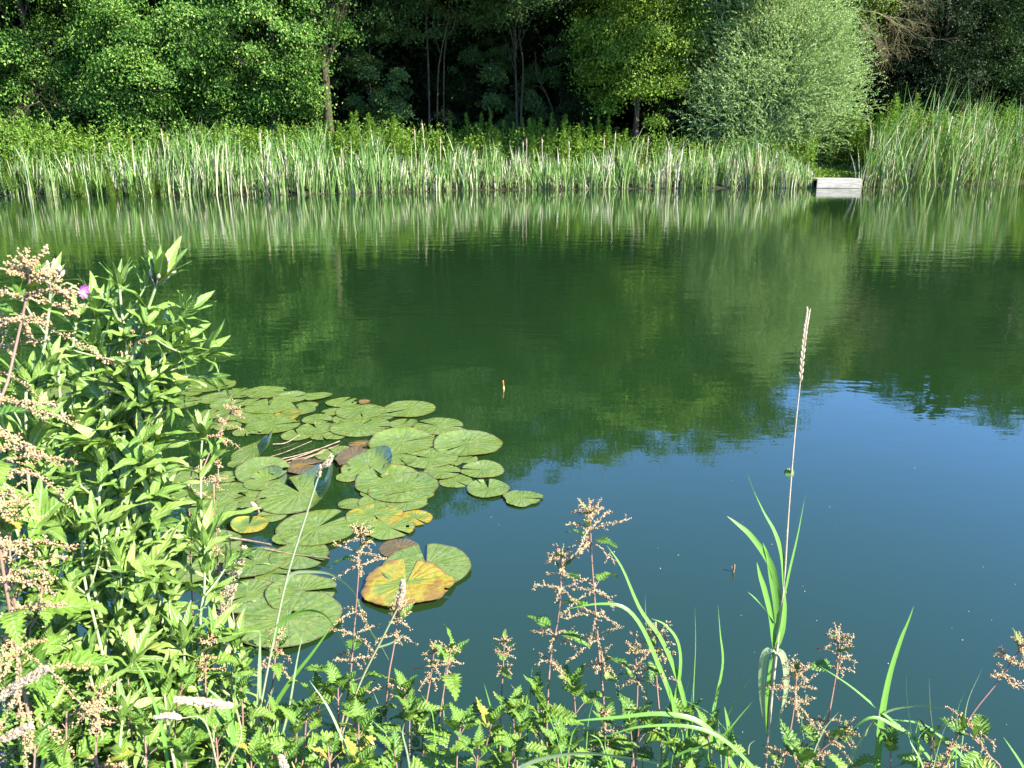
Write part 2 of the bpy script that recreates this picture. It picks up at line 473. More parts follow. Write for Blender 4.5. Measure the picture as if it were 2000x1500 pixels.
# the far side of the wood: one mass nobody could count
rng = np.random.default_rng(77)
mb = MB()
for row, (Y, H) in enumerate([(46, 11.5), (52, 12.5)]):
    n = 42000
    x = rng.uniform(-48, 56, n)
    P = np.stack([x, Y + rng.normal(0, 1.2, n), rng.uniform(.5, 1, n)], -1)
    top = H + 2.2 * np.sin(x * .31 + row) + 1.2 * np.sin(x * .9) - np.where((x > 14) & (x < 24), 2.0, 0) + np.where(x < -4, 3.5, 0)
    P[:, 2] = rng.random(n) * top
    rhombs(mb, P, rng.normal(size=(n, 3)), unit(rng.normal(size=(n, 3)) + [0, -.6, .5]), .75 * rng.uniform(.6, 1.3, n), .55)
tag(mb.build("far_wood", LF_SHADE_DARK, smooth=False), "dark mass of the wood behind the bank trees", "wood", kind="stuff")

# understorey shrubs in the shade, thin stems, bare branches
for i, (px, Y, H, rx, lab) in enumerate([(760, 32.6, 2.1, .8, "small sapling with arching sunlit sprays in front of the dark gap"), (1130, 32.0, 3.4, 1.0, "dark shaded bush under the left side of the hawthorn"),
                                         (1300, 31.4, 3.2, 1.3, "dark leafy bush under the left side of the willow"), (880, 35.5, 3.6, 2.0, "dark bush deep in the middle of the gap"), (1800, 34.2, 3.6, 1.8, "dark bush behind the tall right reeds"),
                                         (735, 33.8, 5.4, 1.7, "shaded hazel bush between the mossy trunk and the dark gap"), (960, 34.6, 4.8, 1.9, "shaded hazel bush left of the thin upright stem"), (1090, 33.2, 5.2, 1.4, "shaded hazel bush left of the hawthorn")]):
    blob_tree(px, Y, H, rx, .2, (LF_MAPLE if i == 0 else LF_SHADE_DARK if i < 5 else LF_BLUE), 60 + i, lab, name="bush", cat="bush", n=900 if i == 0 else 9000 if i < 5 else 16000, tr=.03, limbs=9, clump_r=.4, clumps=40)

def bare_tree(base, start, dirs, label, seed, lens=2.1, r0=.022, depth=5, mat=DEADWOOD, name="bare_branch_tree"):
    rng = np.random.default_rng(seed)
    mb = MB()
    def grow(p, d, L, r, k):
        n = 7
        pts = [p]
        for _ in range(n - 1):
            d = unit(d + rng.normal(0, .16, 3) + [0, -.02, -.03])
            pts.append(pts[-1] + d * L / (n - 1))
        pts = np.array(pts)
        tube(mb, pts, r * np.linspace(1, .45, n), 5)
        if k:
            for _ in range(rng.integers(3, 6)):
                i = rng.integers(2, n)
                grow(pts[i], unit(d + rng.normal(0, .55, 3)), L * rng.uniform(.45, .75), r * .5, k - 1)
    tube(mb, bez([(0, 0, -.3), np.array(start) * [.3, .3, .5], start], 8), r0 * np.linspace(2.4, 1.2, 8), 7)
    for d in dirs: grow(np.array(start, float), np.array(d, float), lens, r0, depth - 1)
    return tag(mb.build(name, mat, loc=(0, 0, 0)), label, "bare tree"), base
o, b = bare_tree(gp(1600, 33.6), (.3, -.4, 6.2), [(1, -.5, -.25), (1, -.2, .1), (.9, -.6, -.6), (.7, -.3, -.9), (.5, -.5, .3)], "leafless branches arching out right of the willow top", 5)
o.location = Vector(b)
o, b = bare_tree(gp(150, 31.0), (-.3, -1.0, 2.4), [(-.6, -.6, .15), (-.2, -.7, -.1), (.5, -.6, .2)], "tangle of bare twigs low in the dark tree at far left", 6, 1.1, .014, 4, BARK_GREEN)
o.location = Vector(b)
for i, (pts, r, lab) in enumerate([([(1085, 240), (1070, 190), (1050, 150), (1045, 100)], .06, "leaning thin pale stem right of the dark gap"), ([(1018, 215), (1022, 130), (1014, 60), (1018, -60)], .075, "thin pale upright stem in the right of the dark gap"),
                                   ([(855, 160), (862, 100), (875, 40), (880, -40)], .05, "thin stem high in the middle of the dark gap"), ([(868, 100), (885, 55), (893, 10), (900, -50)], .04, "forking thin stem beside the middle stem of the dark gap")]):
    Y = 32.6
    P = [gp(pts[0][0], Y) - [0, 0, .2]]; Y = sy(pts[0][0], Y); P = P + [at(a, b_, Y) for a, b_ in pts]
    mb = MB(); tube(mb, bez(P, 14), r * .6 * np.linspace(1.2, .6, 14), 7)
    rr = np.random.default_rng(i)
    for k in range(2):
        q = at(*pts[-1], Y) * rr.uniform(.3, 1) + at(*pts[1], Y) * 0
        q = bez(P, 14)[rr.integers(6, 13)]
        tube(mb, bez([q, q + rr.normal(0, .35, 3) + [0, 0, .3], q + rr.normal(0, .6, 3) + [0, 0, .7]], 6), r * .35 * np.linspace(1, .3, 6), 4)
    b0 = P[0]
    tag(mb.build("sapling_stem", BARK_GREEN, loc=b0), lab, "sapling")

# ------------------------------------------------------------------ reeds and weeds along the far water's edge
def reed_mat(name, stops):
    N = NT(name)
    u = N.luv()
    wp = N.n("NewGeometry").outputs["Position"]
    drift = N.math('MULTIPLY', N.math('SUBTRACT', N.noise(.9, 3, wp), .5), 1.1)
    c = N.ramp(N.math('ADD', N.rnd(), drift), stops)
    c = N.mix(N.math('MULTIPLY', N.math('SUBTRACT', 1.0, u[1]), .35), c, (.22, .20, .09))
    return N.fin(c, .5, .2, .25)
REED = reed_mat("reed_leaves", [(0, (.045, .14, .022)), (.5, (.12, .28, .05)), (.74, (.28, .42, .13)), (.87, (.48, .56, .28)), (.92, (.66, .61, .46)), (1, (.78, .71, .56))])
REED_G = reed_mat("green_reed_leaves", [(0, (.03, .12, .015)), (.5, (.09, .24, .03)), (.8, (.20, .36, .07)), (.94, (.22, .28, .10)), (1, (.45, .40, .24))])
STALK = plain_mat("dry_stalk", (.42, .34, .24), (.62, .54, .42), 30, .8, .2)
HEAD = plain_mat("cattail_fluff", (.30, .20, .13), (.52, .40, .29), 60, .95, .1)
WEED = tree_leaf_mat("weed_leaves", [(0, (.08, .18, .02)), (.6, (.17, .31, .035)), (1, (.30, .42, .07))], trans=.3)

TOPX = [-200, 0, 150, 300, 450, 620, 700, 800, 900, 1000, 1100, 1200, 1300, 1400, 1480, 1560, 1600, 1640, 1678, 1700, 1800, 1900, 2000, 2200]
TOPY = [265, 270, 275, 265, 250, 255, 262, 275, 285, 288, 290, 285, 278, 266, 270, 290, 345, 345, 270, 215, 182, 190, 195, 195]
def reed_h(px, Y, base_z):
    ty = np.interp(px, TOPX, TOPY)
    d = (750 - ty) / FOC
    ang = (d * CU[2] + CF[2]) / (d * CU[1] + CF[1])
    return np.maximum(.35, CAM_Z + ang * Y - base_z)
def px_of(x, Y): return 1000 + x * FOC * (CF[1] + .24 * CU[1]) / Y

rng = np.random.default_rng(3)
n = 21000
x = rng.uniform(-27, 30, n)
dep = rng.uniform(0, 1, n) ** 1.2 * np.where(x > 12.5, 4.2, 2.6) - .15
clus = .5 + .5 * np.sin(x * 2.3 + 1.3 * np.sin(x * .7)) * np.sin(x * 5.1 + .5)
dep = dep + .25 * clus
y = shore(x) + dep
px = px_of(x, y)
hv = .78 + .34 * np.sin(x * 1.37 + 2 * np.sin(x * .53)) * np.sin(x * 3.1 + 1) + .12 * np.sin(x * 7.3)
keep = ~((px > 1590) & (px < 1680) & (dep < 1.9)) & (rng.random(n) > .5 * clus) & ((px > 330) | (rng.random(n) < .45))
x, y, px, dep, hv = x[keep], y[keep], px[keep], dep[keep], hv[keep]
z = np.maximum(ground_z(x, y), -.15)
h = 1.1 * reed_h(px, y, z) * rng.uniform(.4, 1.08, len(x)) * np.where(rng.random(len(x)) < .07, 1.28, 1) * np.clip(hv, .5, 1.12) * (1 - .25 * (dep < .3))
mb = MB()
right = px > 1678
lean = np.stack([rng.normal(.03, .17, len(x)) + np.where(right, .16, 0), rng.normal(-.03, .12, len(x))], -1)
blades(mb, np.stack([x, y, z], -1), h, rng.uniform(.016, .04, len(x)), lean, rng, fold_p=.18)
m = 900                                                          # bent and fallen dead leaves at the waterline
xl = rng.uniform(-26, 29, m); yl = shore(xl) + rng.uniform(-.12, .35, m); pl = px_of(xl, yl)
ok = ~((pl > 1588) & (pl < 1684)) & (np.sin(xl * 2.1) + np.sin(xl * 5.3) > -.4)
xl, yl = xl[ok], yl[ok]; a = rng.uniform(0, 2 * PI, len(xl))
blades(mb, np.stack([xl, yl, np.maximum(ground_z(xl, yl), -.03)], -1), rng.uniform(.25, .7, len(xl)), rng.uniform(.02, .036, len(xl)), np.stack([np.cos(a), np.sin(a) * .6 - .15], -1) * rng.uniform(.5, 1.15, len(xl))[:, None], rng, fold_p=.3)
tag(mb.build("reed_bed", REED, smooth=False), "bed of pale green and straw coloured reeds along the far water's edge", "reeds", kind="stuff")

# cattail plants: the fans of leaves that stand out along the front
fans = []
for k in range(8):
    r = np.random.default_rng(200 + k)
    m = r.integers(8, 13)
    mb = MB()
    a = r.uniform(0, 2 * PI, m)
    blades(mb, np.stack([r.normal(0, .05, m), r.normal(0, .04, m), np.full(m, -.12)], -1), r.uniform(.65, 1.12, m), r.uniform(.018, .032, m), np.stack([np.cos(a), np.sin(a) * .6], -1) * r.uniform(.05, .42, m)[:, None], r, fold_p=.14)
    fans.append(mb.build("cattail", REED if k < 5 else REED_G, smooth=False))
place = []
rng = np.random.default_rng(8)
for i in range(230):
    p = 5 + i * 1990 / 230 + rng.uniform(-4, 4)
    if 1597 < p < 1672: continue
    place.append((p, rng.uniform(-.22, .75)))
for i, (p, d) in enumerate(place):
    x0 = (p - 1000) / FOC * 30 / (CF[1] + .24 * CU[1])
    Y = float(shore(x0)) + d
    x0 = (p - 1000) / FOC * Y / (CF[1] + .24 * CU[1])
    src = fans[(i * 3) % 8] if p < 1678 else fans[5 + i % 3]
    o = src if src.get("label") is None else src.copy()
    if o is not src: COL.objects.link(o)
    hz = float(reed_h(p, Y, 0)) * rng.uniform(.62, 1.12)
    o.location = (x0, Y, max(0.0, float(ground_z(x0, Y)) - .02))
    o.rotation_euler = (rng.normal(0, .05), rng.normal(0.02, .07) + (.14 if p > 1678 else 0), rng.uniform(0, 6.28))
    o.scale = (rng.uniform(.9, 1.25), rng.uniform(.9, 1.25), hz)
    tag(o, "fan of strap shaped cattail leaves among many alike at the far water's edge", "cattail", "cattail plants along the far water's edge")

# the tall dry stalks with their old seed heads
stalk_px = [(43, 294), (193, 268), (217, 270), (268, 294), (331, 246), (336, 260), (365, 277), (450, 259), (482, 281), (515, 254), (548, 294), (561, 261), (580, 275), (667, 297), (673, 272), (814, 249), (838, 231), (859, 262), (929, 284), (1021, 273), (1029, 255), (1062, 248), (1112, 262), (1174, 263), (1194, 259), (1243, 266), (1259, 262), (1293, 276), (1360, 309), (1386, 294), (1430, 303), (1691, 259), (1741, 237), (1820, 228), (1914, 223), (1959, 267), (139, 309), (395, 284), (693, 342), (751, 317), (982, 296), (1404, 301)]
sm = MB(); tube(sm, bez([(0, 0, -.1), (.01, .0, .5), (.0, .01, 1.0)], 7), .011 * np.linspace(1.1, .8, 7), 6)
hm = MB(); tube(hm, np.array([(0, 0, .86), (0, 0, .875), (0, 0, .93), (0, 0, .985), (0, 0, 1.0)]), [.008, .02, .024, .019, .006], 7)
tube(hm, np.array([(0, 0, 1.0), (0, 0, 1.05)]), [.006, .003], 5)
sme = hme = None
rng = np.random.default_rng(21)
for i, (p, t) in enumerate(stalk_px):
    Y = float(shore((p - 1000) * .019)) + rng.uniform(.1, 1.2)
    x0 = (p - 1000) / FOC * Y / (CF[1] + .24 * CU[1])
    z0 = max(0.0, float(ground_z(x0, Y)))
    root = empty("cattail_stalk", (x0, Y, z0), "tall dry cattail stalk with an old seed head, one of many along the far bank", "cattail stalk", "dry cattail stalks along the far bank")
    if sme is None:
        sme = sm.build("stem", STALK, root); hme = hm.build("seed_head", HEAD, root)
    else:
        for s_ in (sme, hme):
            c = s_.copy(); COL.objects.link(c); c.parent = root
    top = at(p, t, Y)[2]
    root.scale = (1.0, 1.0, max(.6, (top - z0) * rng.uniform(.78, 1.0)))
    root.rotation_euler = (rng.normal(0, .04), rng.normal(0.01, .06), rng.uniform(0, 6))

# leafy weeds in spires behind the reeds
wm = []
for k in range(5):
    r = np.random.default_rng(300 + k)
    mb = MB()
    for s in range(9):
        bx, by = r.normal(0, .24, 2)
        H = r.uniform(.55, 1.03)
        m = 230
        t = r.random(m) ** .8
        a = r.uniform(0, 2 * PI, m)
        rad = (.125 * (1 - t) ** .6 + .015) * r.uniform(.3, 1, m)
        tip = np.array([bx * 1.4, by * 1.4])
        P = np.stack([bx + (tip[0] - bx) * t + np.cos(a) * rad, by + (tip[1] - by) * t + np.sin(a) * rad, t * H], -1)
        d = np.stack([np.cos(a), np.sin(a), r.uniform(-.1, .9, m)], -1)
        rhombs(mb, P, d, np.stack([-np.cos(a) * .5, -np.sin(a) * .5, np.ones(m)], -1), .085 * r.uniform(.6, 1.3, m) * (1.15 - .5 * t), .028)
        tube(mb, np.array([(bx, by, -.05), (tip[0], tip[1], H)]), [.007, .003], 4)
    wm.append(mb.build("weed_plant", WEED, smooth=False))
wtop = [(-60, 225), (18, 218), (60, 240), (95, 215), (130, 240), (160, 235), (205, 245), (250, 250), (270, 240), (300, 265), (340, 250), (372, 250), (410, 232), (440, 235), (475, 240), (500, 245), (540, 245), (575, 240), (610, 245), (640, 238), (665, 235),
        (712, 210), (760, 215), (785, 235), (825, 225), (860, 235), (905, 225), (940, 210), (968, 212), (1000, 210), (1025, 215), (1060, 235), (1085, 225), (1120, 235), (1160, 205), (1185, 235), (1230, 245), (1290, 250),
        (1600, 215), (1640, 200), (1670, 205), (1700, 195), (1735, 190), (1770, 195), (1800, 200), (1840, 205), (1880, 215), (1940, 205), (1980, 200), (2030, 200), (2080, 205), (35, 290), (150, 295), (230, 285), (80, 320), (300, 300), (190, 330), (655, 290), (715, 260), (870, 250), (1570, 240), (1620, 235), (1655, 245)] + [(x_, 318 + (x_ * 7) % 37) for x_ in range(20, 340, 17)]
rng = np.random.default_rng(31)
for i, (p, t) in enumerate(wtop):
    Y = float(shore((p - 1000) * .019)) + rng.uniform(1.9, 3.0) + (1.6 if 1590 < p < 1678 else 0)
    if t > 310: Y -= 2.0
    elif t > 280: Y -= 1.2
    x0 = (p - 1000) / FOC * Y / (CF[1] + .24 * CU[1])
    src = wm[i % 5]
    o = src if src.get("label") is None else src.copy()
    if o is not src: COL.objects.link(o)
    z0 = float(ground_z(x0, Y))
    hz = max(.5, at(p, t, Y)[2] - z0) * rng.uniform(.85, 1.02)
    o.location = (x0, Y, z0)
    o.scale = (hz * .8, hz * .8, hz)
    o.rotation_euler = (0, rng.normal(0, .04), rng.uniform(0, 6.28))
    tag(o, "tall leafy weed with pointed spires, one of many behind the reeds", "weed", "leafy weeds behind the reeds")
# low undergrowth under and between them
n = 70000
x = rng.uniform(-30, 36, n); y = shore(x) + rng.uniform(1.0, 5.0, n)
y = np.where((px_of(x, y) < 330) & (rng.random(n) < .6), shore(x) + rng.uniform(.25, 1.6, n), y)
px = px_of(x, y)
ty = np.interp(px, [-300, 0, 300, 650, 720, 900, 1150, 1300, 1560, 1590, 1690, 1720, 2100], [222, 222, 240, 240, 240, 250, 250, 262, 262, 262, 225, 205, 205])
d_ = (750 - ty) / FOC
hh = np.maximum(.4, CAM_Z + (d_ * CU[2] + CF[2]) / (d_ * CU[1] + CF[1]) * y - ground_z(x, y)) * (.86 + .2 * np.sin(x * 2.9 + np.sin(y * 3)) * np.sin(x * 1.1 + y * 2) + .1 * np.sin(x * 8.3 + y * 5))
hh = np.where((px > 1585) & (px < 1685) & (y - shore(x) < 3.2), .15, hh)
P = np.stack([x, y, ground_z(x, y) + rng.random(n) ** .75 * hh], -1)
mb = MB(); rhombs(mb, P, rng.normal(size=(n, 3)) + [0, 0, .6], rng.normal(0, .5, (n, 3)) + [0, -.3, 1], .13 * rng.uniform(.5, 1.4, n), .045)
tag(mb.build("undergrowth", WEED, smooth=False), "leafy undergrowth between the reeds and the trees", "undergrowth", kind="stuff")

# the fishing platform in its gap in the reeds
WOODP = plain_mat("weathered_board", (.20, .18, .14), (.44, .41, .34), 3, .8, .2, stretch=(1, 8, 8))
def box(mb, c, s):
    c = np.array(c); s = np.array(s) / 2
    v = np.array([(a, b, d) for a in (-1, 1) for b in (-1, 1) for d in (-1, 1)]) * s + c
    mb.add(v, [(0, 1, 3, 2), (4, 6, 7, 5), (0, 4, 5, 1), (2, 3, 7, 6), (0, 2, 6, 4), (1, 5, 7, 3)])
A, B_ = on_water(1598, 368), on_water(1678, 367)
pw = B_[0] - A[0]; pc = (A + B_) / 2
pt = at(1640, 349, pc[1])[2]
root = empty("fishing_platform", (pc[0], pc[1], 0), "weathered pale wooden fishing platform in a gap in the reeds", "platform")
mb = MB(); box(mb, (0, .0, pt * .46), (pw, .05, pt * .84)); fb = mb.build("front_board", WOODP, root, smooth=False)
mb = MB()
for k in range(7): box(mb, (0, .09 + k * .155, pt * .93), (pw - .04, .145, .04))
mb.build("deck", WOODP, root, smooth=False)
for sx in (-1, 1):
    for sy in (.10, 1.0):
        mb = MB(); box(mb, (sx * (pw / 2 - .08), sy, pt * .5 - .35), (.09, .09, pt * .8 + .5)); mb.build("post", WOODP, root, smooth=False)

# ------------------------------------------------------------------ water lilies
def pad_mat():
    N = NT("lily_pad")
    oc = N.n("TexCoord").outputs["Object"]
    wp = N.n("NewGeometry").outputs["Position"]
    rad, ang, up = N.luv()
    age = N.prop("age"); tone = N.prop("tone")
    base = N.mix(tone, (.06, .115, .014), (.125, .19, .026))
    patch = N.ramp(N.noise(13, 5, wp, .65), [(.35, (0, 0, 0)), (.65, (1, 1, 1))])
    base = N.mix(N.math('MULTIPLY', patch, .7), base, (.18, .225, .045))
    v = N.math('ABSOLUTE', N.math('SINE', N.math('ADD', N.math('MULTIPLY', ang, 11.0), N.math('MULTIPLY', N.noise(22, 2, oc), 1.1))))
    vein = N.ramp(v, [(0, (1, 1, 1)), (.2, (0, 0, 0))])
    base = N.mix(N.math('MULTIPLY', vein, .5), base, (.24, .30, .10))
    fine = N.ramp(N.noise(55, 4, wp, .7), [(.38, (1, 1, 1)), (.52, (0, 0, 0))])
    base = N.mix(N.math('MULTIPLY', fine, .25), base, (.05, .085, .015))
    dirt = N.ramp(N.noise(85, 3, wp), [(.63, (0, 0, 0)), (.68, (1, 1, 1))])
    base = N.mix(N.math('MULTIPLY', dirt, .75), base, (.035, .03, .012))
    pale = N.ramp(N.noise(30, 3, oc), [(.58, (0, 0, 0)), (.72, (1, 1, 1))])
    base = N.mix(N.math('MULTIPLY', pale, .4), base, (.27, .31, .14))
    nz = N.math('MULTIPLY', N.math('SUBTRACT', N.noise(13, 5, oc, .65), .5), N.math('ADD', 1.5, N.math('MULTIPLY', age, 1.8)))
    q = N.math('ADD', nz, N.math('ADD', N.math('MULTIPLY', age, 1.6), N.math('MULTIPLY', N.math('POWER', rad, 3.0), N.math('MULTIPLY', age, .9))))
    qs = N.math('DIVIDE', q, 2.5)
    yc = N.ramp(qs, [(.30, (.16, .18, .02)), (.42, (.32, .25, .015)), (.54, (.24, .12, .012)), (.66, (.20, .10, .03)), (.80, (.10, .06, .035))])
    yel = N.ramp(qs, [(.27, (0, 0, 0)), (.40, (1, 1, 1))])
    base = N.mix(N.math('MULTIPLY', yel, .85), base, yc)
    rim = N.ramp(N.math('ADD', rad, N.math('MULTIPLY', N.math('SUBTRACT', N.noise(28, 3, oc), .5), .16)), [(.95, (0, 0, 0)), (.99, (1, 1, 1))])
    base = N.mix(N.math('MULTIPLY', rim, .85), base, (.10, .065, .02))
    b = N.math('ADD', N.math('MULTIPLY', v, .25), N.noise(26, 3, oc))
    return N.fin(base, .17, .6, .1, bump=b, bs=.5, bd=.01)
PAD = pad_mat()

def CX(X, Y): return 320 + X / 2.632, 720 + Y / 2.632      # enlarged crop of the photograph -> photograph

def pad(px, py, w, label, age=.0, tone=.5, notch=None, curl=0, curl_at=0, tilt=(0, 0), z=0.004, seed=0, ragged=.03, group="water lily pads", narrow=1.0, lift=0):
    rng = np.random.default_rng(seed + 1000)
    c = on_water(px, py)
    R = np.linalg.norm(on_water(px + w / 2, py) - on_water(px - w / 2, py)) / 2
    if notch is None: notch = rng.uniform(0, 2 * PI)
    na, nr = 64, 8
    half = rng.uniform(.05, .16)
    a = np.linspace(half, 2 * PI - half, na)
    out = 1 + ragged * (np.sin(a * 3 + rng.uniform(0, 6)) * .6 + np.sin(a * 7 + rng.uniform(0, 6)) * .35 + rng.normal(0, .35, na) * .35) + .03 * np.exp(-((np.minimum(a, 2 * PI - a) - .25) / .2) ** 2)
    rr = np.linspace(0, 1, nr) ** .8
    r = rr[:, None] * out[None] * R
    A = a + notch
    x = r * np.cos(A) * narrow; y = r * np.sin(A)
    zz = .0045 * R / .15 * (np.sin(2 * A + rng.uniform(0, 6)) + .6 * np.sin(5 * A + rng.uniform(0, 6))) * rr[:, None] ** 2 * .6
    zz = zz + .006 * R * np.abs(np.sin(a * 11 / 2))[None] * rr[:, None]
    if curl:
        wgt = np.clip(np.cos(A - curl_at), 0, 1) ** 1.6
        s = np.clip((rr[:, None] - .45) / .55, 0, 1) ** 1.7
        zz = zz + curl * R * wgt * s
        x = x - np.cos(curl_at) * wgt * s * curl * R * .45; y = y - np.sin(curl_at) * wgt * s * curl * R * .45
    zz = zz + x * tilt[0] + y * tilt[1]
    zz = zz - min(0, zz.min()) * .6 + z + lift
    V = np.stack([x, y, zz], -1).reshape(-1, 3)
    i = (np.arange(nr - 1)[:, None] * na + np.arange(na - 1)[None]).ravel()
    F = np.stack([i, i + na, i + na + 1, i + 1], -1)
    if rng.random() < .4:                                        # nibbled or rotted bits missing from the leaf
        keep = np.ones(len(F), bool)
        for _ in range(rng.integers(1, 4)):
            j0, ri = rng.integers(3, na - 6), rng.integers(nr - 4, nr - 1)
            jj, kk = np.tile(np.arange(na - 1), nr - 1), np.repeat(np.arange(nr - 1), na - 1)
            keep &= ~((abs(jj - j0) <= rng.integers(0, 3)) & (kk >= ri) & (kk <= ri + (0 if rng.random() < .4 else 9)))
        F = F[keep]
    UV = np.stack([np.broadcast_to(rr[:, None], x.shape), np.broadcast_to(a[None], x.shape), zz * 0], -1)
    mb = MB(); mb.add(V, F, UV.reshape(-1, 3))
    o = mb.build("lily_pad", PAD)
    o.location = (c[0], c[1], 0)
    o["age"] = float(age); o["tone"] = float(tone)
    return tag(o, label, "lily pad", group)

